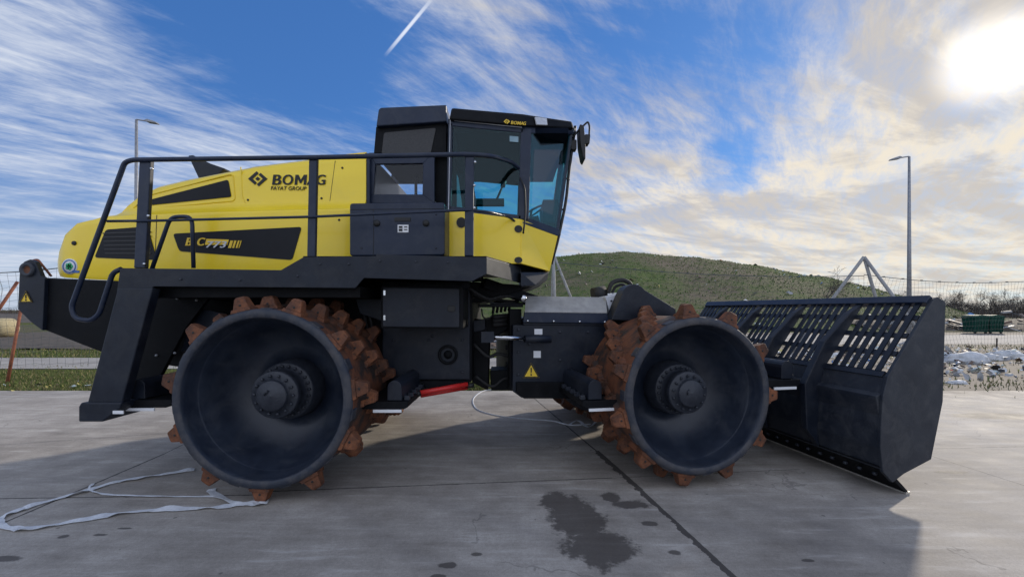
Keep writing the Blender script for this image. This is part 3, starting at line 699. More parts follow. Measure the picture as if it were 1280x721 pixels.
# ================================================================== straps, cord
def ribbon(pts, w, twist=0):
    b = MB(); P = catmull(pts, 10); n = len(P); vs = []
    for i, p in enumerate(P):
        d = (P[min(i+1, n-1)]-P[max(i-1, 0)]).normalized(); x = d.cross(Vector((0, 0, 1))).normalized()
        a = .5*math.sin(i*.33)+.3*math.sin(i*.91); ww = w*(.75+.25*math.cos(i*.4))
        side = x*math.cos(a)*ww/2+Vector((0, 0, 1))*math.sin(a)*ww/2*.35
        z = Vector((0, 0, .006+abs(math.sin(a))*ww*.2))
        vs += [p-side+z, p+side+z, p+side+z+Vector((0, 0, .003)), p-side+z+Vector((0, 0, .003))]
    fs = []
    for i in range(n-1):
        for k in range(4): fs.append([i*4+k, i*4+(k+1) % 4, (i+1)*4+(k+1) % 4, (i+1)*4+k])
    b.add(vs, fs); return b
g = lambda *a: [gnd(x, y, .004) for x, y in a]
b = ribbon(g((243, 587), (200, 594), (150, 602), (110, 613), (60, 627), (15, 641), (-2, 652), (8, 660), (40, 661), (100, 651), (160, 641), (215, 637), (265, 635), (300, 631), (325, 631), (333, 624), (318, 631)), .085)
c = ribbon(g((322, 630), (290, 628), (262, 614), (270, 612)), .075); b.add(c.v, c.f)
c = ribbon(g((275, 621), (220, 621), (170, 620), (130, 618), (112, 612), (116, 605)), .03); b.add(c.v, c.f)
tag(b.build('lashing_strap', M['strap']), 'white lashing strap looped on the concrete by the rear wheel', 'strap')
b = MB(); b.tube(catmull(g((628, 487), (606, 488), (592, 498), (596, 511), (620, 519), (650, 523), (690, 526), (712, 531), (738, 530)), 8), .012, 7)
c = ribbon(g((712, 531), (722, 526), (735, 534), (745, 528)), .05); b.add(c.v, c.f)
tag(b.build('cord', M['strap']), 'thin white cord lying on the concrete under the middle of the machine', 'cord')

# ================================================================== THE MACHINE
root = empty('landfill_compactor', (0, 5.9, 0))
tag(root, 'yellow and black landfill compactor with spiked steel wheels and slotted blade', 'compactor')
def pol(fr, pts, v): return [fr.P(x, y, v) for x, y in pts]
def plate(name, fr, pts, v, dv, mat, parent=root, bevel=.006):
    b = MB(); b.prism(pol(fr, pts, v), fr.V*dv); return b.build(name, mat, parent, bevel)

# ---- wheels
RW, WID, ZC = .835, 1.10, .975
def drum_mesh():
    b = MB(); n = 96
    prof = [(.835, WID), (.835, .95), (.835, .7), (.835, .45), (.835, .2), (.835, .035), (.825, .012), (.805, .0), (.762, .0), (.750, .012), (.742, .06), (.728, .19), (.722, .20), (.716, .21), (.67, .42), (.58, .56), (.44, .64), (.30, .66), (.30, .70), (.001, .70)]
    mats = [0, 0, 0, 0, 0, 1, 1, 1, 1, 2, 2, 2, 2, 2, 2, 2, 2, 2, 2]
    b.lathe(prof, mats, n)
    b.lathe([(.835, WID), (.70, WID), (.66, WID-.25), (.001, WID-.25)], [1, 2, 2], n)
    b.cur = 0
    pitch = 2*math.pi/11                      # helical weld ridges between the teeth
    for k in range(11):
        m = 14; vs = []
        for i in range(m+1):
            y = .05+1.0*i/m; a = k*pitch+HEL*pitch*((y-.095)/.2275)+.02*math.sin(i*2)
            for da, rr in ((-.085, .82), (-.045, .880), (.045, .884), (.09, .82)):
                vs.append((math.cos(a+da)*rr, y, math.sin(a+da)*rr))
        fs = [[i*4+j, i*4+j+1, (i+1)*4+j+1, (i+1)*4+j] for i in range(m) for j in range(3)]+[[0, 1, 2, 3], [m*4+3, m*4+2, m*4+1, m*4]]
        b.smooth = True; b.add(vs, fs); b.smooth = False
    for k in range(22):                       # chipped blocks on the outer lip
        a = k*pitch/2; b.cur = 1
        p = Vector((math.cos(a)*.83, .03, math.sin(a)*.83)); t = Vector((-math.sin(a), 0, math.cos(a))); rd = Vector((math.cos(a), 0, math.sin(a)))
        w = .07 if k % 2 else .10
        b.prism([p-t*w-rd*.02, p+t*w-rd*.02, p+t*w*.7+rd*.012, p-t*w*.7+rd*.012], (0, .10, 0))
    return b
HEL = -.25
def tooth_mesh():
    b = MB()                                   # stands on the drum, +Z outwards, Y along the axle
    for z0, z1, w0, w1, l0, l1 in ((-.01, .024, .100, .090, .075, .068), (.024, .122, .078, .050, .058, .044), (.122, .138, .050, .038, .044, .032)):
        lo = [Vector((sx*w0, sy*l0, z0)) for sx, sy in ((-1, -1), (1, -1), (1, 1), (-1, 1))]; hi = [Vector((sx*w1, sy*l1, z1)) for sx, sy in ((-1, -1), (1, -1), (1, 1), (-1, 1))]
        b.add(lo+hi, [[0, 3, 2, 1], [4, 5, 6, 7]]+[[i, (i+1) % 4, 4+(i+1) % 4, 4+i] for i in range(4)])
    b.cur = 1; b.lathe([(.001, -.001), (.012, -.001), (.012, .003)], n=10, c=(0, -.0575, .055))
    return b
def hub_mesh():
    b = MB()
    b.lathe([(.31, .66), (.29, .43), (.275, .415), (.225, .415), (.225, .30), (.232, .285), (.232, .235), (.222, .225), (.150, .225), (.150, .175), (.140, .160), (.02, .160), (.001, .152)], n=48)
    for rr, y, n, s in ((.255, .415, 24, .016), (.188, .225, 14, .014)):
        for k in range(n):
            a = 6.2832*k/n; b.lathe([(.001, y-.022), (s, y-.022), (s, y+.002)], n=6, c=(math.cos(a)*rr, 0, math.sin(a)*rr))
    b.tube([(.03, .15, .05), (.0, .146, .06), (-.03, .15, .05)], .008, 6)
    return b
drum_o = hub_o = tooth_me = None
tooth_me = tooth_mesh().build('tooth', [M['rust'], M['ink']], None, 0, local=True)
tb = tooth_me.modifiers.new('bevel', 'BEVEL'); tb.width = .008; tb.segments = 2
tmesh = tooth_me.data; bpy.data.objects.remove(tooth_me)
drum_me = drum_mesh(); hub_me = hub_mesh()
dm = hm = None
restv = []
def tooth_mat(a, row):
    # local +Z -> radial, local Y along axle
    y = .095+.2275*row
    rad = Vector((math.cos(a), 0, math.sin(a)))
    m = Matrix.Rotation(-(a-math.pi/2), 4, 'Y'); m.translation = rad*.838+Vector((0, y, 0)); return m
def wheel(fr, u, v, a0, singles, flip=False, sc=1.0):
    global dm, hm
    if dm is None:
        o = drum_me.build('wheel', [M['rustd'], M['lip'], M['bowl']], None, 0, local=True); dm = o.data
        e = hub_me.build('hub', M['hub'], None, 0, local=True); hm = e.data
    else: o = bpy.data.objects.new('wheel', dm); col.objects.link(o); e = bpy.data.objects.new('hub', hm); col.objects.link(e)
    w = fr.W(u, v, ZC*sc); o.parent = root; o.location = w-Vector(root['_w'])
    o.matrix_local = Matrix.Translation(w-Vector(root['_w'])) @ Matrix.Rotation(fr.a+(math.pi if flip else 0), 4, 'Z') @ Matrix.Rotation(-a0, 4, 'Y') @ Matrix.Scale(sc, 4)
    e.parent = o
    e.rotation_euler = (0, a0*.3, 0)
    pitch = 2*math.pi/11
    M0 = Matrix.Translation(w) @ Matrix.Rotation(fr.a+(math.pi if flip else 0), 4, 'Z') @ Matrix.Rotation(-a0, 4, 'Y') @ Matrix.Scale(sc, 4)
    for row in range(5):
        for k in range(11):
            a = k*pitch+HEL*pitch*row
            m = tooth_mat(a, row) @ Matrix.Diagonal((random.uniform(.92, 1.06), 1, random.uniform(.9, 1.04), 1))
            if row < singles:
                t = bpy.data.objects.new('tooth', tmesh); col.objects.link(t); t.parent = o; t.matrix_local = m
                bv = t.modifiers.new('bevel', 'BEVEL'); bv.width = .008; bv.segments = 2; bv.limit_method = 'ANGLE'
            else: restv.append(M0 @ m)
    return o
# angle of the first tooth: measured from +u axis towards +z
wheel(RF, RF.at(326, 499, 3.94)[0], 3.94, R(90-18.6), 4)
wheel(FF, 0, 0, R(96.5), 4, sc=.955)
wheel(RF, RF.at(326, 499, 3.94)[0], 3.94+3.75, R(70), 0, True)
wheel(FF, 0, 3.8, R(80), 0, True, sc=.955)
b = MB()
for m in restv:
    tv = [m @ v.co for v in tmesh.vertices]; b.add(tv, [list(p.vertices) for p in tmesh.polygons if p.material_index == 0])
tag(b.build('teeth', M['rust'], root), kind='stuff')
# (drum ridges were built for a0 = 0: turn each drum so that they pass under the teeth)
WX = RF.at(328, 499, 3.98)[0]

# ---- axles and chassis
b = MB(); b.tube([(WX, 4.65, ZC), (WX, 7.1, ZC)], .24, 20); b.build('axle', M['black'], root)
b = MB(); b.tube([FF.W(0, .65, ZC), FF.W(0, 3.1, ZC)], .24, 20); b.build('axle', M['black'], root)
# rear chassis block between the wheels
plate('rear_chassis', RF, [(150, 352), (590, 352), (590, 476), (583, 481), (448, 481), (430, 470), (300, 470), (150, 448)], 5.14, 1.5, M['black'], bevel=.02)
# darker shallow panel right of the wheel (lower side wall with a round port)
pr = plate('side_panel', RF, [(478, 352), (587, 352), (587, 474), (478, 474)], 5.09, .045, M['dark'])
q = RF.P(560, 443, 5.09); b = MB(); b.lathe([(.115, .0), (.115, -.035), (.085, -.035), (.085, .0), (.05, .005), (.05, -.012), (.001, -.012)], n=28, c=q); b.build('port', M['black'], pr)
# tail: box, side plate with lifting eye
plate('tail_box', RF, [(54, 347), (150, 351), (150, 452), (126, 440), (54, 412)], 4.62, 2.55, M['black'], bevel=.015)
b = MB(); eye = [(24, 345), (25, 333), (30, 327), (37, 324), (44, 327), (47, 335), (51, 345), (56, 348), (53, 413), (38, 402), (22, 386)]
b.prism(pol(RF, eye, 4.58), (0, .05, 0)); tp = b.build('tail_plate', M['dark'], root, .006)
q = RF.P(34, 337, 4.57); b = MB(); b.lathe([(.075, .02), (.075, -.012), (.045, -.012), (.040, .0), (.001, .0)], [0, 0, 0, 1], n=24, c=q); b.build('lifting_eye', [M['hub'], M['rust']], tp)
b = MB(); b.tube(smooth_path(pol(RF, [(40, 326), (47, 324), (64, 345)], 4.72), corner=.05), .012, 7); b.build('hook_rod', M['rpole'], root)
def warn(fr, cx, cy, s, v, parent):
    b = MB(); b.prism(pol(fr, [(cx-s, cy+s*.85), (cx+s, cy+s*.85), (cx, cy-s*.95)], v), fr.V*.004); o = b.build('warning_sign', M['ylabel'], parent)
    c = MB(); k = s*.98
    P3 = [(cx-k, cy+k*.85), (cx+k, cy+k*.85), (cx, cy-k*.95)]; I3 = [(cx-k*.80, cy+k*.73), (cx+k*.80, cy+k*.73), (cx, cy-k*.70)]
    for i in range(3): j = (i+1) % 3; c.prism(pol(fr, [P3[i], P3[j], I3[j], I3[i]], v-.004), fr.V*.003)
    c.build('sign_border', M['ink'], o)
    c = MB(); c.prism(pol(fr, [(cx-.9, cy-s*.32), (cx+.9, cy-s*.32), (cx+.5, cy+s*.28), (cx-.5, cy+s*.28)], v-.004), fr.V*.003)
    c.prism(pol(fr, [(cx-.8, cy+s*.38), (cx+.8, cy+s*.38), (cx+.8, cy+s*.6), (cx-.8, cy+s*.6)], v-.004), fr.V*.003); c.build('sign_mark', M['ink'], o)
    return o
warn(RF, 32, 371, 8, 4.574, tp)

# ---- engine hood (loft of cross sections)
HX = [(72, 340, 322, 317, .16), (74, 345, 312, 300, .05), (81, 347, 292, 287, .012), (95, 348, 279, 276, .0), (112, 349, 275, 271, .0), (134, 350, 272, 268.5, .0), (146, 351, 270, 256, 0), (160, 352, 269, 243, 0), (180, 352, 268, 233, 0),
      (215, 352, 267, 225, 0), (260, 352, 265, 216.5, 0), (298, 352, 264, 209.5, 0), (304, 352, 264, 208, 0), (370, 350, 262, 200, 0), (378, 338, 262, 199.2, 0), (452, 338, 260, 191, 0)]
YH, YU, YC = 4.72, 4.86, 5.9
b = MB(); b.smooth = True; vs = []; NP = 0
for (px, yb, ys, yt, ins) in HX:
    X, zb = RF.at(px, yb, YH+ins); _, zs = RF.at(px, ys, YH); _, zs2 = RF.at(px, ys-9 if ys-9 > yt+4 else (ys+yt)/2, YU); _, zt = RF.at(px, yt, YU+.06)
    y1 = YH+ins; y2 = YU+ins; t = max(.02, min(.10, (zt-zs2)*.4))
    sec = [(y1+.01, zb), (y1, zb+.05), (y1, zs-.06), (y1, zs-.02), (y1+.012, zs), (y1+.05, zs+.012), (y2-.01, zs2-.012), (y2, zs2+.01), (y2, zt-t), (y2+.015, zt-t*.45), (y2+.06, zt-t*.06), (y2+.14, zt+.0), (5.5, zt+.02)]
    sec = sec+[(2*YC-y, z) for y, z in reversed(sec)]; NP = len(sec)
    vs += [(X, y, z) for y, z in sec]
n = len(HX); fs = [[i*NP+j, i*NP+j+1, (i+1)*NP+j+1, (i+1)*NP+j] for i in range(n-1) for j in range(NP-1)]+[list(range(NP)), [(n-1)*NP+j for j in range(NP)][::-1]]
b.add(vs, fs); hood = b.build('engine_hood', M['yellow'], root)
es = hood.modifiers.new('edge', 'EDGE_SPLIT'); es.split_angle = R(38)
def decal(name, pts, v, mat, parent=None, dv=.006):
    return plate(name, RF, pts, v, dv, mat, parent or hood, 0)
def rounded(pts, r=3, n=4):
    out = []
    m = len(pts)
    for i in range(m):
        a, p, c = Vector(pts[i-1]), Vector(pts[i]), Vector(pts[(i+1) % m])
        rr = min(r, (a-p).length*.4, (c-p).length*.4); s = p+(a-p).normalized()*rr; e = p+(c-p).normalized()*rr
        for k in range(n+1): t = k/n; q = s*(1-t)**2+p*2*t*(1-t)+e*t*t; out.append((q.x, q.y))
    return out
decal('side_vent', rounded([(170, 256), (186, 250), (285, 224.5), (289, 246), (172, 258)], 3), YU-.007, M['gloss'])
decal('rear_grille', rounded([(118, 322), (132, 287), (184, 283), (196, 325)], 4), YH-.007, M['gloss'])
decal('name_panel', rounded([(216, 292), (377, 283.5), (365, 325), (224, 314)], 4), YH-.007, M['gloss'])
# raised press lines framing the vents
def rim(pts, v, rad, mat, name, parent): b = MB(); P = pol(RF, rounded(pts, 5)+[rounded(pts, 5)[0]], v); b.tube(P, rad, 6, caps=False); return b.build(name, mat, parent)
rim([(166, 261), (186, 244), (291, 217), (294, 251), (170, 262)], YU-.001, .007, M['yellow'], 'press_line', hood)
b = MB(); b.tube(pol(RF, [(301, 209), (303, 246), (309, 258), (437, 254)], YU-.0), .006, 6); b.build('press_line', M['yellow'], hood)
b = MB(); b.tube(pol(RF, [(193, 352), (196, 269)], YH-.0), .004, 5); b.tube(pol(RF, [(412, 254), (419, 201)], YU-.0), .003, 5); b.build('panel_seam', M['ink'], hood)
q = RF.P(93, 304, YH-.0); b = MB(); b.lathe([(.001, -.012), (.022, -.012), (.025, 0), (.025, .01)], n=16, c=q); build_each(b, 'latch', M['ink'], hood)
# sticker
q = RF.P(87, 333, YH-.002); b = MB(); b.lathe([(.001, -.003), (.085, -.003), (.085, .008)], n=28, c=q); st = b.build('sticker', M['white'], hood)
q2 = Vector(q)+Vector((0, -.004, 0)); b = MB(); b.lathe([(.062, -.001), (.074, -.001), (.074, .002)], n=28, c=q2); b.prism([q2+Vector((.03, 0, -.07)), q2+Vector((.11, 0, -.07)), q2+Vector((.11, 0, -.045)), q2+Vector((.03, 0, -.045))], (0, .003, 0)); b.build('sticker_ring', M['bluep'], st)
b = MB()
for k in range(5): a = 6.283*k/5; b.lathe([(.001, -.001), (.021, -.001), (.021, .002)], n=12, c=q2+Vector((math.cos(a)*.022, -.001, math.sin(a)*.022)))
b.build('sticker_leaf', M['greenp'], st)
# lettering on the hood
def tpos(px, py, v): return RF.P(px, py, v)
v = YU-.006
p = tpos(340, 231, v); pe = tpos(407.5, 231, v)
bold_word(p, (pe-p).x, RF.at(340, 218.5, v)[1]-p.z, M['ink'], hood)
p = tpos(338.5, 237.5, v); pe = tpos(383, 237.5, v)
text('lettering', 'FAYAT GROUP', p, (pe-p).x, M['ink'], hood, shear=.18, offset=.0, height=RF.at(340, 232.8, v)[1]-p.z, tilt=R(-.6))
def emblem(cx, cy, s, v, mat, parent):
    b = MB()
    def q(pts): b.prism(pol(RF, [(cx+x*s, cy+y*s*.86) for x, y in pts], v), (0, .005, 0))
    q([(-.12, -.95), (.1, -.7), (-.55, .0), (-.1, .5), (-.32, .74), (-1.05, .0)])       # left chevron
    q([(.12, .95), (-.1, .7), (.55, .0), (.1, -.5), (.32, -.74), (1.05, .0)])           # right chevron
    q([(0, -.27), (.27, 0), (0, .27), (-.27, 0)])
    b.build('emblem', mat, parent)
emblem(322, 223.5, 11.5, v, M['ink'], hood)
v = YH-.013
for ch, x0, x1 in (('B', 231.5, 240.5), ('C', 246.5, 257)): p = tpos(x0, 307, v); text('letter', ch, p, RF.at(x1, 307, v)[0]-p.x, M['ylabel'], hood, shear=.28, bold=.05, height=.085)
b = MB()
b.prism(pol(RF, [(258, 298.5), (286, 299.5), (284, 306), (256, 306)], v), (0, .004, 0))
for x0, x1 in ((287, 290.5), (292, 294.5), (296.5, 298.5), (300, 301)): b.prism(pol(RF, [(x0+1, 300.5), (x1+1, 300.7), (x1-2, 310), (x0-2, 309.8)], v), (0, .004, 0))
b.build('name_stripes', M['ylabel'], hood)
p = tpos(257.5, 309.6, v-.005); text('lettering', '773', p, RF.at(284, 309, v)[0]-p.x, M['silver'], hood, shear=.3, offset=.004, bold=.025, space=1.1, height=.070)
# exhaust fin and rear top cap
b = MB(); b.prism(pol(RF, [(234, 194), (240, 193.5), (262, 204), (281, 210.5), (268, 226), (248, 224)], 5.5), (0, .22, 0)); b.build('exhaust_outlet', M['dark'], root, .02)
plate('hood_cap', RF, [(424, 193.5), (458, 190), (458, 215), (424, 215)], 5.02, 1.7, M['yellow'], hood)
plate('hood_end', RF, [(437, 262), (456, 191.5), (462, 191.5), (462, 322), (437, 322)], 4.875, 2.05, M['navy'])

# ---- deck
DV = 4.15
fascia = [(150, 335), (351, 337.5), (379, 321.5), (470, 320), (470, 317.5), (608, 322), (608, 342.5), (590, 351.5), (455, 347.5), (444, 360), (192, 358), (186, 364), (146, 364)]
b = MB(); b.prism(pol(RF, fascia, DV), (0, .012, 0)); b.build('deck_side', M['dark'], root, .004)
def DP(px, py, v): return RF.P(px, py, v)
a = RF.P(608, 322, DV); c = RF.P(608, 342.5, DV)
e1x, e1y = .10, 5.05
b = MB(); b.prism([Vector((a.x+.002, DV, a.z)), Vector((e1x, e1y, a.z)), Vector((e1x+.03, e1y+.02, a.z-.24)), Vector((e1x, e1y, c.z-.03)), Vector((c.x+.002, DV, c.z))], (-.014, .004, 0)); b.build('deck_end', M['dark'], root, .003)
zt = RF.at(470, 318, DV)[1]-.015; zl = RF.at(300, 337.5, DV)[1]-.015
xa = RF.at(378, 322, DV)[0]; xl = RF.at(152, 336, DV)[0]
b = MB(); b.prism([(xa, DV+.014, zt-.03), (a.x, DV+.014, zt-.03), (e1x-.02, e1y, zt-.03), (e1x-.02, 5.3, zt-.03), (xa, 5.3, zt-.03)], (0, 0, .03)); b.prism([(xl, DV+.014, zl-.03), (xa-.01, DV+.014, zl-.03), (xa-.01, 5.3, zl-.03), (xl, 5.3, zl-.03)], (0, 0, .03)); b.build('deck_floor', M['black'], root)
b = MB(); b.prism([(xa, DV+.03, zt-.05), (a.x-.1, DV+.03, zt-.05), (a.x-.1, 5.2, zt-.05), (xa, 5.2, zt-.05)], (0, 0, -.13))
b.bar((a.x-.1, 5.15, zt-.2), (.35, 5.6, zt-.42), .12, .12)
b.build('deck_beam', M['black'], root)
# sloping rear support with foot
b = MB(); b.prism(pol(RF, [(147, 360), (191, 360), (152, 504), (109, 504)], DV-.03), (0, .10, 0)); b.build('rear_support', M['dark'], root, .01)
b = MB(); b.prism(pol(RF, [(101, 503), (152, 503), (150, 510), (128, 527), (98, 527), (98, 508)], DV-.05), (0, .9, 0)); b.build('step', M['dark'], root, .012)
plate('inner_guard', RF, [(190, 360), (270, 360), (232, 410), (186, 497), (152, 500)], 4.62, .05, M['black'])
b = MB()
for x, y in ((207, 362), (232, 364), (251, 365), (197, 371), (222, 373), (246, 375), (169, 448), (196, 444), (219, 441)): b.lathe([(.001, -.012), (.013, -.012), (.013, .002)], n=8, c=RF.P(x, y, 4.617))
build_each(b, 'guard_bolt', M['galv'], root)
plate('slanted_guard', RF, [(243, 384), (282, 392), (262, 430), (226, 440)], 4.72, .03, M['dark'])
plate('front_guard', RF, [(441, 362), (480, 375), (480, 402), (450, 392)], 4.95, .03, M['dark'])
plate('wheel_arch', RF, [(190, 358), (450, 358), (450, 372), (190, 372)], 4.3, .85, M['black'])

# ---- storage box under the deck
bx = plate('storage_box', RF, rounded([(476, 357), (579, 359), (579, 411), (476, 410)], 3), 4.55, .50, M['black'], bevel=.006)
plate('door', RF, rounded([(478.5, 359.5), (574, 361), (574, 409), (478.5, 408)], 2.5), 4.532, .016, M['dark'], bx, .003)
b = MB()
for x, y in ((480.5, 366), (480.5, 397)): b.prism(pol(RF, [(x-1.2, y-3), (x+1.2, y-3), (x+1.2, y+3), (x-1.2, y+3)], 4.525), (0, .006, 0))
build_each(b, 'hinge', M['chrome'], bx)
plate('latch', RF, rounded([(559.5, 382), (569, 382), (569, 389.5), (559.5, 389.5)], 2), 4.522, .012, M['ink'], bx)

# ---- railings
RV = 4.2; rail = .023
b = MB()
path = [(152, 336, RV), (141, 341, RV), (124, 393, RV), (113, 401, RV), (94, 398, RV), (89, 384, RV), (156, 203, RV), (166, 200, RV), (390, 197, RV), (586, 193, RV)]
P = [RF.P(x, y, v) for x, y, v in path] + [RF.P(614, 195, 4.25), RF.P(640, 203, 4.75), RF.P(653, 215, 4.95), RF.P(655, 330, 5.0)]
b.tube(smooth_path(P, corner=.11), rail, 10); b.build('handrail', M['navy'], root)
b = MB(); P = [RF.P(134, 276.5, RV), RF.P(190, 276, RV), RF.P(390, 271, RV), RF.P(586, 262.5, RV), RF.P(612, 265, 4.3), RF.P(638, 272, 4.8), RF.P(653, 285, 4.97)]
b.tube(smooth_path(P, corner=.09), .013, 8); b.build('middle_rail', M['navy'], root)
for (x0, y0, x1, y1, w) in ((181, 200, 174, 335, 14), (391, 197, 388.5, 322, 10), (587, 193, 586, 320, 11)):
    b = MB(); b.prism(pol(RF, [(x0-w/2, y0), (x0+w/2, y0), (x1+w/2, y1), (x1-w/2, y1)], RV+.01), (0, .05, 0)); b.build('rail_post', M['navy'], root, .008)
b = MB()
for x, y in ((190, 211), (186, 270), (181, 330), (594, 203), (593, 232), (593, 260)): b.lathe([(.001, -.015), (.012, -.015), (.012, .0)], n=8, c=RF.P(x, y, RV))
build_each(b, 'post_bolt', M['chrome'], root)
b = MB(); b.tube(smooth_path(pol(RF, [(190, 336), (213, 271), (240, 270.5), (242, 335)], RV+.02), corner=.08), .019, 9); b.build('grab_handle', M['navy'], root)

# ---- box on the deck beside the cab, tower behind the cab
bx = plate('battery_box', RF, rounded([(437, 254), (556, 253), (556, 319), (437, 320)], 4), 4.52, .5, M['navy'], bevel=.012)
plate('sticker', RF, [(497, 281), (510.5, 281), (510.5, 290.5), (497, 290.5)], 4.510, .006, M['white'], bx, 0)
b = MB()
for x0, y0, x1, y1 in ((498.5, 282.5, 503, 285), (498.5, 286, 503, 289), (505, 283, 509, 284.2), (505, 286.5, 509, 287.5)): b.prism(pol(RF, [(x0, y0), (x1, y0), (x1, y1), (x0, y1)], 4.506), (0, .003, 0))
b.build('sticker_print', M['ink'], bx)
b = MB()
for x in (471, 532.5): b.lathe([(.001, -.012), (.034, -.012), (.036, .004)], n=16, c=RF.P(x, 279, 4.517))
b.prism(pol(RF, [(493, 272), (513, 272), (513, 276.5), (493, 276.5)], 4.510), (0, .008, 0)); build_each(b, 'latch', M['ink'], bx)
b = MB(); b.tube(pol(RF, [(438, 262), (555, 261)], 4.519), .003, 5); b.tube(pol(RF, [(467, 262), (467, 320)], 4.519), .003, 5); b.build('panel_seam', M['ink'], bx)

YT = 4.93; Y2 = 6.75
def ring_wall(outer, inner, v, dv, mat, name, parent):
    b = MB(); n = len(outer); O = pol(RF, outer, v); I = pol(RF, inner, v)
    if RFcopy is not None: pass
    for i in range(n):
        j = (i+1) % n; b.prism([O[i], O[j], I[j], I[i]], (0, dv, 0))
    return b.build(name, mat, parent, .004)
RFcopy = None
to = [(453, 254), (461, 191), (543, 190), (543, 254)]; ti = [(466, 243), (469, 205), (529, 204), (528, 243)]
tw = ring_wall(to, ti, YT, .05, M['navy'], 'rear_tower', root)
plate('window', RF, ti, YT+.02, .008, M['glass2'], tw, 0)
# the same wall again on the far side of the machine
O = pol(RF, to, YT); I = pol(RF, ti, YT); OO = [p+Vector((0, 1.1, .3 if k in (1, 2) else 0)) for k, p in enumerate(O)]; II = pol(RF, [(486, 243.5), (487, 229), (529, 229), (528, 243.5)], YT+1.1); b = MB()
for i in range(4):
    j = (i+1) % 4; b.prism([OO[i], OO[j], II[j], II[i]], (0, .05, 0))
b.build('far_wall', M['navy'], tw)
b = MB(); zf = O[0].z; b.box(((O[0].x+O[3].x)/2, 5.5, zf+.02), O[3].x-O[0].x, 1.0, .04)
b.tube([(I[0].x+.30, 5.8, zf), (I[0].x+.30, 5.8, O[1].z)], .02, 8)
b.build('tower_interior', M['platem'], tw)
# upper intake housing
b = MB(); b.prism(pol(RF, [(470, 158), (473, 137), (476, 134.5), (558, 131), (558, 152)], YT-.06), (0, 1.25, 0)); b.build('intake_hood', M['navy'], tw, .012)
plate('intake_housing', RF, [(467, 193), (470, 158.5), (558, 152.5), (558, 192)], YT, 1.15, M['black'], tw)
plate('intake_screen', RF, rounded([(477, 193), (480, 166), (545, 160), (538, 193)], 3), YT-.008, .007, M['grille'], tw, 0)
plate('tower_column', RF, [(543.5, 170), (561, 165), (561, 320), (543.5, 320)], YT+.12, 1.7, M['black'], tw)

# ---- cab
Z0 = RF.at(600, 326, 4.15)[1]-.05
def mir(p): return Vector((p[0], 2*5.9-p[1], p[2]))
def cabpt(which, px, py):
    """points of the near side: 'a' on the door plane, 'c' on the angled corner"""
    if which == 'a': return RF.P(px, py, 4.85)
A_b = RF.P(559, 324, 4.85); B_b = RF.P(651, 324, 4.85); B_b.z = A_b.z
zsill_a = RF.at(563, 262, 4.85)[1]; zsill_b = RF.at(651, 274, 4.85)[1]
zr = RF.at(563, 152, 4.85)[1]; zr_b = RF.at(650, 161, 4.85)[1]
CB = RF.P(687, 339, 5.22); CS = RF.P(698, 291, 5.27); CT = RF.P(716, 163, 5.30)
A0 = Vector((A_b.x, 4.85, A_b.z-.05)); As = Vector((RF.at(563, 262, 4.85)[0]-.02, 4.85, zsill_a)); At = Vector((RF.at(564, 152, 4.85)[0]-.01, 4.85, zr))
B0 = Vector((RF.at(651, 300, 4.85)[0], 4.85, A_b.z-.05)); Bs = Vector((B0.x, 4.85, zsill_b)); Bt = Vector((B0.x+.03, 4.85, zr_b))
C0 = CB.copy(); C0.z = A0.z+.0
def wallq(b, pts, th=.05):
    n = (pts[1]-pts[0]).cross(pts[2]-pts[0]).normalized()
    if n.y < 0: n = -n
    b.prism(pts, n*th); return b
b = MB(); wallq(b, [A0, B0, Bs, As]); door = b.build('door', M['yellow'], root, .006)
b = MB(); wallq(b, [B0+Vector((.006, 0, 0)), CB, CS, Bs+Vector((.006, 0, 0))]); cp = b.build('corner_panel', M['yellow'], root, .006)
b = MB(); wallq(b, [mir(p) for p in (A0, B0, Bs, As)]); wallq(b, [mir(p) for p in (B0, CB, CS, Bs)]); b.build('far_side_panel', M['yellow'], root)
b = MB(); wallq(b, [mir(p)+Vector((0, -.02, 0)) for p in (A0, B0, Bs, As)], .01); wallq(b, [p+Vector((0, .06, 0)) for p in (A0, B0, Bs, As)], .01); b.build('cab_lining', M['lining'], root)
b = MB(); b.prism([CB, CS, mir(CS), mir(CB)], (-.05, 0, 0)); b.build('front_panel', M['yellow'], root)
zb = A0.z
b = MB(); b.prism([Vector((A0.x, 4.87, zb)), Vector((B0.x, 4.87, zb)), Vector((CB.x, CB.y+.01, zb)), mir((CB.x, CB.y+.01, zb)), mir((B0.x, 4.87, zb)), mir((A0.x, 4.87, zb))], (0, 0, .05)); b.build('cab_floor', M['black'], root)
# dark skirt under the cab
S0 = RF.P(651, 340, 4.9); S1 = RF.P(686, 340, 5.22); S2 = RF.P(684, 350, 5.22); S3 = RF.P(670, 356, 5.0); S4 = RF.P(651, 358, 4.9)
b = MB(); b.prism([S0, S1, S2, S3, S4], (0, 1.6, 0)); b.build('cab_skirt', M['dark'], root, .01)
plate('lower_beam', RF, [(590, 352), (668, 357), (640, 366), (600, 378), (590, 378)], 5.2, 1.3, M['black'])
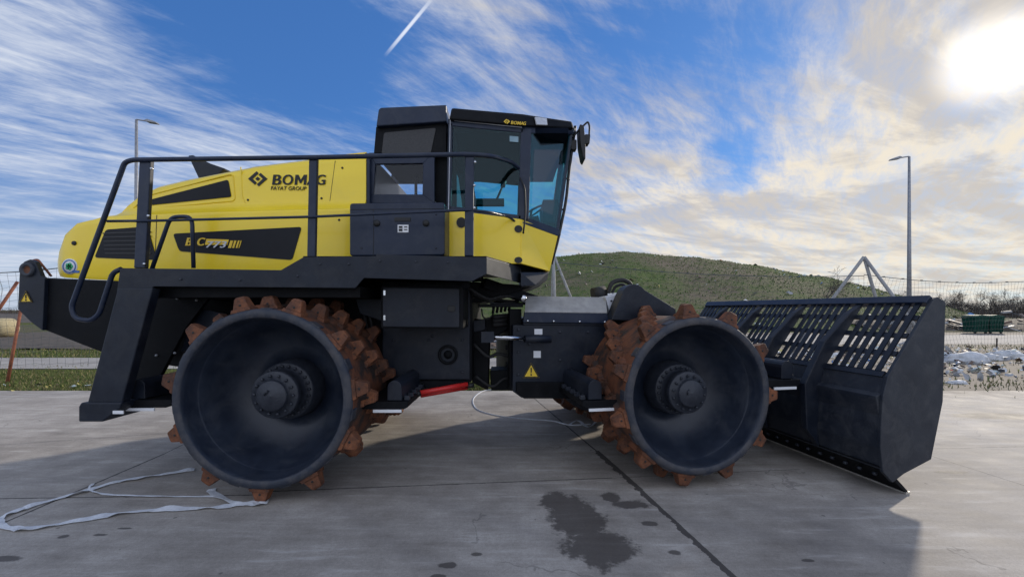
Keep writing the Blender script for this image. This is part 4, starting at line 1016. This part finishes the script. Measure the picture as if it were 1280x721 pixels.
# pillars
fr_m = M['navy']
b = MB()
def pillar(p, q, w, d, m=True):
    b.bar(p, q, w, d)
    if m: b.bar(mir(p), mir(q), w, d)
I = Vector((0, .03, 0))
pillar(As+I, At+I, .05, .05); pillar(Bs+I+Vector((.03, 0, 0)), Bt+I+Vector((.03, 0, 0)), .12, .05); pillar(CS+I-Vector((.02, 0, 0)), CT+I-Vector((.02, 0, 0)), .05, .06)
pillar(As+I, Bs+I, .05, .09); pillar(Bs+I, CS+I, .05, .09); pillar(At+I, Bt+I, .05, .09); pillar(Bt+I, CT+I, .05, .09)
b.bar(CS, mir(CS), .06, .06); b.bar(CT, mir(CT), .06, .06); b.bar(At, mir(At), .06, .06)
b.build('cab_frame', fr_m, root, .006)
b = MB(); b.prism([As+Vector((.02, .03, 0)), At+Vector((.02, .03, 0)), mir(At+Vector((.02, .03, 0))), mir(As+Vector((.02, .03, 0)))], (.03, 0, 0)); 
b.v = b.v
# rear wall of the cab, solid below and at the sides
r0 = A0.x+.03
b = MB(); b.box((r0, 5.9, (zb+zsill_a)/2), .05, 2.0, zsill_a-zb); b.box((r0+.01, 5.9, zr-.12), .05, 2.0, .3); b.build('rear_wall', M['lining'], root)
def pane(name, pts, mat=M['glass'], par=root, th=.008):
    b = MB(); wallq(b, pts, th); return b.build(name, mat, par)
i2 = Vector((.0, .012, 0))
pane('door_window', [As+i2+Vector((.03, 0, .04)), Bs+i2+Vector((-.03, 0, .04)), Bt+i2+Vector((-.03, 0, -.04)), At+i2+Vector((.03, 0, -.04))])
def lerp(a, c, t): return a*(1-t)+c*t
pane('corner_window', [lerp(Bs, CS, .12)+Vector((0, .02, .03)), lerp(Bs, CS, .96)+Vector((0, .02, .03)), lerp(Bt, CT, .96)+Vector((0, .02, -.04)), lerp(Bt, CT, .12)+Vector((0, .02, -.04))])
b = MB(); b.prism([CS, CT, mir(CT), mir(CS)], (.008, 0, 0)); b.build('windscreen', M['glass'], root)
b = MB(); wallq(b, [mir(As), mir(Bs), mir(Bt), mir(At)], .008); b.build('far_window', M['glass'], root)
b = MB(); wallq(b, [mir(Bs), mir(CS), mir(CT), mir(Bt)], .008); b.build('far_window', M['glass'], root)
# roof
def rp(px, py, v): return RF.P(px, py, v)
R1 = rp(561, 152, 4.80); R2 = rp(655, 159, 4.80); R3 = rp(718, 161, 5.25); T1 = rp(564, 134, 4.84); T2_ = rp(655, 143, 4.84); T3 = rp(715, 151, 5.28)
R1.z = At.z+.005; R2.z = Bt.z+.005; R3.z = CT.z+.005
b = MB(); low = [R1, R2, R3, mir(R3), mir(R2), mir(R1)]; up = [T1, T2_, T3, mir(T3), mir(T2_), mir(T1)]
b.add(low+up, [[5, 4, 3, 2, 1, 0], [6, 7, 8, 9, 10, 11]]+[[i, (i+1) % 6, 6+(i+1) % 6, 6+i] for i in range(6)]); roof = b.build('roof', M['black'], root, .03, seg=3)
# thin pale door seal
b = MB(); b.tube([A0+Vector((-.0, -.006, 0)), As+Vector((-.0, -.006, 0)), At+Vector((0, -.006, .01)), lerp(At, Bt, .98)+Vector((0, -.006, .01))], .005, 5); b.build('door_seal', M['silver'], door)
v = 4.835
p = RF.P(638.5, 155.5, 4.795); bold_word(p, RF.at(657.5, 155, 4.795)[0]-p.x, .037, M['ylabel'], roof, R(-4))
emblem(633.5, 152, 3.8, 4.792, M['ylabel'], roof)
b = MB(); p0, p1 = lerp(R2, R3, .22), lerp(R2, R3, .42); t0, t1 = lerp(T2_, T3, .18), lerp(T2_, T3, .42)
qq = [lerp(p0, t0, .10), lerp(p1, t1, .10), lerp(p1, t1, .78), lerp(p0, t0, .78)]; nn = Vector((.5, -.85, .1)).normalized()*.025
b.prism([x+nn*.2 for x in qq], nn); b.build('work_light', M['lens'], roof, .006)
# handles, hinges
b = MB()
for x, y, w, h in ((576.5, 278, 6, 6.5), (648, 286, 5, 4.5), (648, 325, 5, 4)):
    b.prism(pol(RF, [(x+w*math.cos(6.283*k/16), y+h*math.sin(6.283*k/16)) for k in range(16)], 4.838), (0, .011, 0))
build_each(b, 'door_handle', M['ink'], door)
b = MB(); b.tube(smooth_path(pol(RF, [(654, 292), (657, 268), (656, 235), (650, 222)], 4.80), corner=.1), .010, 8); b.build('grab_handle', M['ink'], root)
# wiper / front guard rods, mirror
b = MB(); b.tube(smooth_path([RF.P(719, 158, 5.35), RF.P(711, 215, 5.33), RF.P(708, 250, 5.33), RF.P(697, 302, 5.3), RF.P(689, 330, 5.28)], corner=.2), .019, 8)
b.tube([RF.P(712, 225, 5.33), RF.P(705, 222, 5.3)], .012, 6); b.tube([RF.P(707, 262, 5.33), RF.P(699, 262, 5.3)], .012, 6); b.build('front_grab_bar', M['ink'], root)
b = MB(); b.prism(pol(RF, rounded([(713, 176), (721, 174), (721, 187), (714, 187)], 2), 5.3), (0, .1, 0)); b.build('work_light', M['ink'], root, .01)
mr = MB(); mr.prism(pol(RF, rounded([(724.5, 155), (730, 157), (732, 180), (732, 199), (729, 196), (725.5, 178)], 3), 5.2), (.0, .24, 0)); mo = mr.build('mirror', M['ink'], root, .01)
b = MB(); b.tube(smooth_path([RF.P(716, 172, 5.3), RF.P(723, 163, 5.3), RF.P(735, 152, 5.3), RF.P(737, 158, 5.3), RF.P(736, 180, 5.3), RF.P(731, 181, 5.3)], corner=.04), .012, 7); b.prism(pol(RF, rounded([(731, 168), (738, 168), (737, 179), (731, 179)], 1.5), 5.24), (0, .12, 0)); b.build('mirror_arm', M['ink'], mo)
# interior
b = MB(); sx = -.45
b.box((sx, 5.9, zb+.35), .5, .55, .3); b.box((sx, 5.9, zb+.62), .55, .55, .16); b.bar((sx-.25, 5.9, zb+.7), (sx-.36, 5.9, zb+1.35), .5, .14); b.box((sx-.36, 5.9, zb+1.45), .1, .28, .2); b.build('seat', M['seat'], root, .03)
b = MB(); b.box((sx+.1, 5.5, zb+.85), .5, .1, .08); b.tube([(sx+.25, 5.5, zb+.88), (sx+.33, 5.5, zb+1.06)], .014, 8); b.tube([(sx+.33, 5.5, zb+1.05), (sx+.35, 5.5, zb+1.13)], .03, 8); b.build('joystick', M['ink'], root)
b = MB(); b.bar((.45, 5.9, zb), (.30, 5.9, zb+.75), .12, .12)
cc = Vector((.26, 5.9, zb+.80)); ax = Vector((-.5, 0, .86)).normalized(); e1_ = Vector((0, 1, 0)); e2_ = ax.cross(e1_)
b.tube([cc+(e1_*math.cos(t*.2618)+e2_*math.sin(t*.2618))*.2 for t in range(25)], .014, 6, caps=False); b.bar(cc-e1_*.2, cc+e1_*.2, .03, .02); b.box((.5, 5.9, zb+.75), .2, .7, .3); b.build('steering_wheel', M['ink'], root)
b = MB(); cy = CS.y+.35
for k in range(14): b.tube([(CS.x+.02, cy+k*.045, CS.z+.1), (CS.x+.10, cy+k*.045+.02*math.sin(k), CT.z-.3)], .012, 5)
b.prism([RF.P(571, 262, 5.05), RF.P(578, 262, 5.05), RF.P(573, 222, 5.05), RF.P(571, 218, 5.05)], (0, .02, 0)); b.build('inner_cover', M['blind'], root)
plate('sticker', RF, [(637, 170), (648, 171), (648, 178), (637, 177)], 4.853, .004, M['blind'], root, 0)
b = MB(); b.box(((At.x+CT.x)/2-.05, 5.9, At.z-.06), CT.x-At.x-.1, 1.9, .06); b.build('headliner', M['lining'], root)

# ---- scrapers beside the wheels
def scraper(fr, pxe, pye, side, v0, L=1.0):
    u, z = fr.at(pxe, pye, v0); r = .072; h = .20
    b = MB(); pr = [(-r, -h/2)]+[(-r*math.cos(math.pi*k/8), h/2-r+r*math.sin(math.pi*k/8)) for k in range(9)]+[(r, -h/2)]
    b.prism([fr.W(u+x, v0, z+y) for x, y in pr], fr.V*L)
    s = b.build('scraper_bar', M['dark'], root, .006)
    b = MB(); b.prism([fr.W(u+x*side, v0-.03, z-h/2+y) for x, y in ((-.14, -.005), (.36, -.005), (.36, -.045), (.30, -.08), (-.10, -.08), (-.14, -.06))], fr.V*(L+.1))
    b.build('scraper_plate', M['black'], root, .006)
    b = MB(); b.box(fr.W(u+side*.06, v0-.036, z-h/2-.095), .28, .012, .028, fr); b.build('reflector', M['white'], s)
    b = MB()
    for k in range(6): b.box(fr.W(u-side*.11, v0+.08+k*.16, z-h/2+.015), .05, .05, .04, fr)
    build_each(b, 'bolt', M['hub'], s)
scraper(RF, 493, 488, -1, 4.28)
scraper(RF, 172, 486, 1, 4.28, .9)
scraper(FF, 744, 487, 1, .25)
scraper(FF, 984, 462, -1, .25)
b = MB()
b.tube([RF.P(524, 491, 4.75), RF.P(584, 480, 5.0)], .028, 10); b.tube([RF.P(526, 494, 4.85), RF.P(584, 484, 5.1)], .026, 10); build_each(b, 'locking_bar', M['red'], root)
b = MB(); b.tube([RF.P(584, 482, 5.02), RF.P(592, 481, 5.05)], .03, 10); b.tube([RF.P(518, 493, 4.72), RF.P(525, 491, 4.75)], .034, 10); build_each(b, 'locking_bar_end', M['ink'], root)

# ---- small fittings
b = MB()
for x, y in ((226, 349), (300, 350), (372, 345), (400, 330), (436, 330), (475, 326), (520, 327), (560, 328)): b.lathe([(.001, -.008), (.011, -.008), (.011, .003)], n=6, c=RF.P(x, y, DV-.001))
build_each(b, 'deck_bolt', M['hub'], root)
b = MB()
for x, y in ((452, 268), (545, 268), (452, 310), (545, 310)): b.lathe([(.001, -.006), (.010, -.006), (.010, .003)], n=6, c=RF.P(x, y, 4.52))
build_each(b, 'box_bolt', M['hub'], bx)
b = MB()
for k in range(6): b.prism(pol(RF, [(128+k*.6, 291+k*5), (188, 289+k*5.4), (188.5, 290.3+k*5.4), (128+k*.6, 292.3+k*5)], YH-.014), (0, .008, 0))
build_each(b, 'louvre', M['grille'], hood)
b = MB()
for x, y in ((424, 325), (424, 275), (206, 345), (280, 348), (345, 348), (310, 250), (402, 248), (428, 210)): b.lathe([(.001, -.005), (.012, -.005), (.012, .003)], n=10, c=RF.P(x, y, YH-.001 if y > 262 else YU-.001))
build_each(b, 'fastener', M['ink'], hood)
b = MB()
for k, (x0, y0, x1, y1, v0, v1) in enumerate(((470, 362, 600, 372, 5.02, 5.3), (452, 380, 474, 470, 5.06, 5.06), (457, 372, 480, 474, 5.05, 5.05), (590, 366, 660, 380, 5.1, 5.6), (586, 360, 650, 372, 5.0, 5.4), (592, 430, 640, 446, 5.35, 5.45), (594, 470, 650, 474, 5.3, 5.5))):
    p, q = RF.P(x0, y0, v0), RF.P(x1, y1, v1); m1 = lerp3(p, q, .33)+Vector((.02, -.02, -.05-.01*k)); m2 = lerp3(p, q, .66)+Vector((-.01, -.03, -.06+.01*k))
    b.tube(catmull([p, m1, m2, q], 6), .015+.003*(k % 3), 7)
build_each(b, 'hydraulic_hose', M['rubber'], root)
b = MB()
for x, y in ((492, 425), (492, 462), (536, 425), (578, 425), (578, 465), (520, 470), (540, 420)): b.lathe([(.001, -.012), (.016, -.012), (.016, .003)], n=6, c=RF.P(x, y, 5.088))
build_each(b, 'panel_bolt', M['hub'], root)
b = MB()
for x, y in ((662, 430), (700, 415), (700, 450), (662, 480), (692, 484), (716, 484), (735, 415), (750, 430), (648, 412), (648, 440), (648, 468)): b.lathe([(.001, -.012), (.016, -.012), (.016, .003)], n=6, c=FF.P(x, y, 1.136))
build_each(b, 'chassis_bolt', M['hub'], root)
plate('mounting_bracket', RF, [(588, 402), (606, 398), (606, 412), (588, 416)], 5.40, .04, M['dark'])
plate('tie_plate', RF, [(500, 476), (582, 476), (580, 488), (505, 484)], 5.12, .03, M['black'])
b = MB(); b.box(RF.P(148, 515, 4.09), .10, .01, .03); b.build('reflector', M['white'], root)

# ---- articulation joint
b = MB()
b.prism(pol(RF, [(588, 398), (604, 400), (612, 420), (610, 488), (590, 478)], 5.45), (0, .3, 0))
b.prism(pol(RF, [(604, 398), (640, 391), (640, 408), (625, 418), (606, 424)], 5.5), (0, .4, 0))
b.prism(pol(RF, [(612, 463), (642, 462), (642, 488), (614, 488)], 5.5), (0, .4, 0))
b.build('rear_hitch', M['black'], root, .015)
b = MB(); b.prism(pol(FF, [(637, 386), (652, 386), (652, 490), (637, 488)], 1.25), FF.V*.12)
b.prism(pol(FF, [(598, 380), (654, 379), (654, 384), (598, 384)], 1.2), FF.V*.05)
for k in range(5): b.tube([RF.P(616+k*5, 392-k, 5.45), RF.P(618+k*5, 378, 5.5), RF.P(640+k*4, 376-k*.4, 5.7)], .02, 7)
b.build('front_hitch', M['black'], root, .01)
b = MB()
for y in (396, 401, 406): b.tube([RF.P(616, y, 5.4), RF.P(640, y-2, 5.5)], .028, 8)
for x, y in ((635, 434), (635, 455)): b.tube([RF.P(x-3, y, 5.6), RF.P(x+3, y, 5.6)], .035, 10)
b.tube(catmull([RF.P(602, 386, 5.3), RF.P(604, 396, 5.3), RF.P(611, 398, 5.35), RF.P(617, 390, 5.4), RF.P(613, 378, 5.4)], 6), .01, 6)
b.tube(catmull([RF.P(590, 372, 5.2), RF.P(612, 374, 5.3), RF.P(640, 376, 5.5), RF.P(652, 374, 5.6)], 5), .016, 6)
build_each(b, 'hydraulic_hose', M['rubber'], root)
b = MB(); b.tube([FF.P(616, 421, .85), FF.P(658, 423.5, .95)], .026, 12); cyl = b.build('steering_rod', M['chrome'], root)
b = MB(); b.tube([FF.P(656, 423.5, .95), FF.P(688, 424, 1.0)], .045, 12); b.box(FF.P(609, 421, .85), .14, .08, .12, FF); build_each(b, 'steering_cylinder', M['dark'], root)
q = RF.P(654, 373, 4.95); b = MB(); b.lathe([(.001, -.05), (.035, -.05), (.045, .03), (.02, .06)], n=14, c=q); b.build('work_light', M['chrome'], root)

# ---- front chassis
ch = plate('front_chassis', FF, [(655, 406), (655, 398), (862, 398), (862, 497), (652, 497), (641, 489), (641, 406)], 1.14, 1.45, M['dark'], bevel=.012)
plate('chassis_rail', FF, [(654, 403), (770, 404), (770, 407), (654, 406)], 1.12, .025, M['dark'])
plate('lower_beam', FF, [(646, 478), (735, 478), (735, 498), (655, 498), (646, 490)], 1.08, .06, M['black'])
warn(FF, 664, 463, 10.5, 1.132, ch)
plate('sticker', FF, [(668, 411), (678, 411), (678, 418), (668, 418)], 1.132, .005, M['white'], ch, 0)
plate('sticker', FF, [(667, 438.5), (676, 438.5), (676, 447), (667, 447)], 1.132, .005, M['white'], ch, 0)
b = MB(); b.prism(pol(FF, [(656, 389.5), (759, 390.5), (761, 404), (654, 403)], 1.09), FF.V*.05); cs = b.build('cover_skirt', M['navy'], root, .006)
b = MB()
for x, y in ((659.5, 401), (692, 401.5), (724.5, 402), (756, 402.5)): b.lathe([(.001, -.014), (.014, -.014), (.014, .002)], n=8, c=FF.P(x, y, 1.088))
build_each(b, 'cover_bolt', M['chrome'], cs)
q1, q2, q3, q4 = FF.P(656, 389, 1.09), FF.P(759, 390, 1.09), FF.P(757, 371.5, 1.30), FF.P(657, 370, 1.30)
b = MB(); b.prism([q1, q2, q3, q4], (0, .0, -.02)); b.prism([q4, q3, q3+FF.V*1.0, q4+FF.V*1.0], (0, 0, -.02)); b.build('top_cover', M['platem'], root, .004)
b = MB(); b.prism(pol(FF, [(757, 371), (790, 364), (766, 398), (762, 391)], 1.22), FF.V*.9); wp = b.build('white_bracket', M['silver'], root, .006)
b = MB()
for x, y in ((764, 376), (768, 384), (776, 371), (765, 388)): b.lathe([(.001, -.008), (.012, -.008), (.012, .002)], n=8, c=FF.P(x, y, 1.218))
build_each(b, 'bracket_bolt', M['ink'], wp)
fp = [(764, 400)]+[(779+16*math.sin(R(-70+t*17.5))*1.0+14, 371-18*math.cos(R(-70+t*17.5))+2) for t in range(8)]+[(845, 386), (845, 402)]
b = MB(); b.prism(pol(FF, fp, .98), FF.V*.2); b.build('front_guard', M['dark'], root, .01)
b = MB()
b.tube(catmull(pol(FF, [(760, 366), (765, 354), (777, 350), (787, 354), (789, 362)], 1.5), 6), .03, 9)
b.tube(catmull(pol(FF, [(765, 366), (770, 358), (779, 356), (786, 362)], 1.6), 6), .02, 8)
b.tube([FF.P(741, 368, 1.6), FF.P(756, 365, 1.6)], .09, 14); build_each(b, 'hydraulic_hose', M['rubber'], root)

# ---- blade
BV = -.44; W = 3.55
def bl(px, py): return FF.at(px, py, BV)
tipu, tipz = bl(1133, 617); dz = .012-tipz
prof = [(1164, 377), (1107, 471), (1101, 495), (1098, 530), (1097, 560), (1101, 588)]
PR = [bl(*p) for p in prof]; PR = [(u, z+dz) for u, z in PR]
tip = (tipu, .012)
def BW(p, v, du=0, dzz=0): return FF.W(p[0]+du, v, p[1]+dzz)
b = MB(); th = .03
shell = PR[1:]
for i in range(len(shell)-1):
    b.prism([BW(shell[i], BV), BW(shell[i+1], BV), BW(shell[i+1], BV, th), BW(shell[i], BV, th)], FF.V*W)
b.build('blade_shell', M['bladep'], root)
b = MB(); lo = shell[-1]
b.prism([BW(lo, BV-.01, -.02, .03), BW(tip, BV-.01, -.01, .0), BW(tip, BV-.01, .025, .0), BW(lo, BV-.01, .045, .03)], FF.V*(W+.02)); b.build('cutting_edge', M['black'], root)
b = MB(); b.prism([BW(tip, BV-.012, -.014, -.010), BW(tip, BV-.012, .028, -.010), BW(tip, BV-.012, .028, .014), BW(tip, BV-.012, -.018, .014)], FF.V*(W+.024)); b.build('worn_edge', M['steel'], root)
b = MB(); bo = lerp(Vector(lo), Vector(tip), .35)
for k in range(22): b.lathe([(.001, -.02), (.018, -.02), (.018, .01)], n=8, c=FF.W(bo.x-.035, BV+.12+k*.155, bo.y))
build_each(b, 'edge_bolt', M['hub'], root)
# horizontal stiffener and box beam on the back of the shell
b = MB(); z1 = PR[1][1]; s0 = Vector(PR[2]); 
b.prism([BW(PR[2], BV+.0, .01, .02), BW(PR[2], BV+.0, -.05, -.01), BW(PR[2], BV+.0, -.05, -.04), BW(PR[3], BV+.0, .01, .06)], FF.V*(W)); b.build('stiffener', M['bladep'], root, .008)
# slats: top rail, middle rails, bars
top, bot = Vector(PR[0]), Vector(PR[1]); dirv = (top-bot).normalized(); nrm = Vector((-dirv.y, dirv.x))
def GP(s, v, off=0): p = lerp(bot, top, s)+nrm*off; return FF.W(p.x, v, p.y)
def gbar(mb, s0, s1, v0, v1, o0, o1): mb.prism([GP(s0, v0, o0), GP(s1, v0, o0), GP(s1, v1, o0), GP(s0, v1, o0)], GP(s0, v0, o1)-GP(s0, v0, o0))
b = MB(); gbar(b, .94, 1.04, BV, BV+W, -.035, .045); b.build('top_rail', M['navy'], root, .008)
b = MB()
for s in (.26, .50, .74): gbar(b, s, s+.055, BV+.02, BV+W-.02, -.022, .004)
gbar(b, -.02, .05, BV+.02, BV+W-.02, -.03, .01)
b.build('cross_rail', M['dark'], root)
ribs = [.70, 1.45, 2.2, 2.95]
t = .0; bars = MB(); nb = 0
vv = BV+.09
while vv < BV+W-.05:
    if min(abs(vv-(BV+r)) for r in ribs) > .07:
        b = MB(); sl = .0
        b.prism([GP(.045, vv-.027, .0), GP(.945, vv-.027, .0), GP(.945, vv+.027, .0), GP(.045, vv+.027, .0)], GP(0, vv, .016)-GP(0, vv, 0)); b.build('slat', M['dark'], root)
    vv += .094
for r in ribs:
    v = BV+r; b = MB()
    pts = [lerp(bot, top, 1.0)+nrm*.0, lerp(bot, top, .75)+nrm*.09, lerp(bot, top, .25)+nrm*.17, Vector(PR[2])+Vector((-.20, 0)), Vector(PR[4])+Vector((-.14, 0)), Vector(PR[5])+Vector((-.01, .01)), Vector(PR[4])+Vector((.005, 0)), Vector(PR[2])+Vector((.005, 0)), bot+Vector((.01, 0))]
    b.prism([FF.W(p.x, v-.04, p.y) for p in pts], FF.V*.08); b.build('rib', M['dark'], root, .01)
# end plates
ep = [(1163, 375), (1168, 372.5), (1178, 379), (1174.5, 502), (1160, 574), (1126, 592), (1112, 603), (1100, 590), (1096.5, 560), (1097.5, 530), (1100, 495), (1106, 471)]
E = [bl(*p) for p in ep]; E = [(u, z+dz) for u, z in E]
for v in (BV-.03, BV+W-.01):
    b = MB(); b.prism([FF.W(u, v, z) for u, z in E], FF.V*.035); b.build('end_plate', M['bladep'], root, .006)
# push arms and lift cylinders from the chassis to the blade
for v in (1.25, 2.35):
    u1 = PR[3][0]-.05; b = MB(); b.bar(FF.W(.2, v, .62), FF.W(u1, v, .45), .2, .26); b.build('push_arm', M['dark'], root, .015)
    b = MB(); b.tube([FF.W(.55, v, 1.35), FF.W(1.2, v, .95)], .07, 12); b.tube([FF.W(1.2, v, .95), FF.W(u1, v, .62)], .035, 10); b.build('lift_cylinder', M['black'], root)

# ================================================================== view
vs_ = scn.view_settings; scn.display_settings.display_device = 'sRGB'
vs_.view_transform = 'Standard'; vs_.look = 'None'; vs_.gamma = 1; vs_.use_curve_mapping = False
vs_.exposure = EXPO if 'EXPO' in globals() else .50
scn.cycles.max_bounces = 5; scn.cycles.transparent_max_bounces = 12; scn.cycles.use_denoising = True
for o in bpy.data.objects:
    if '_w' in o: del o['_w']
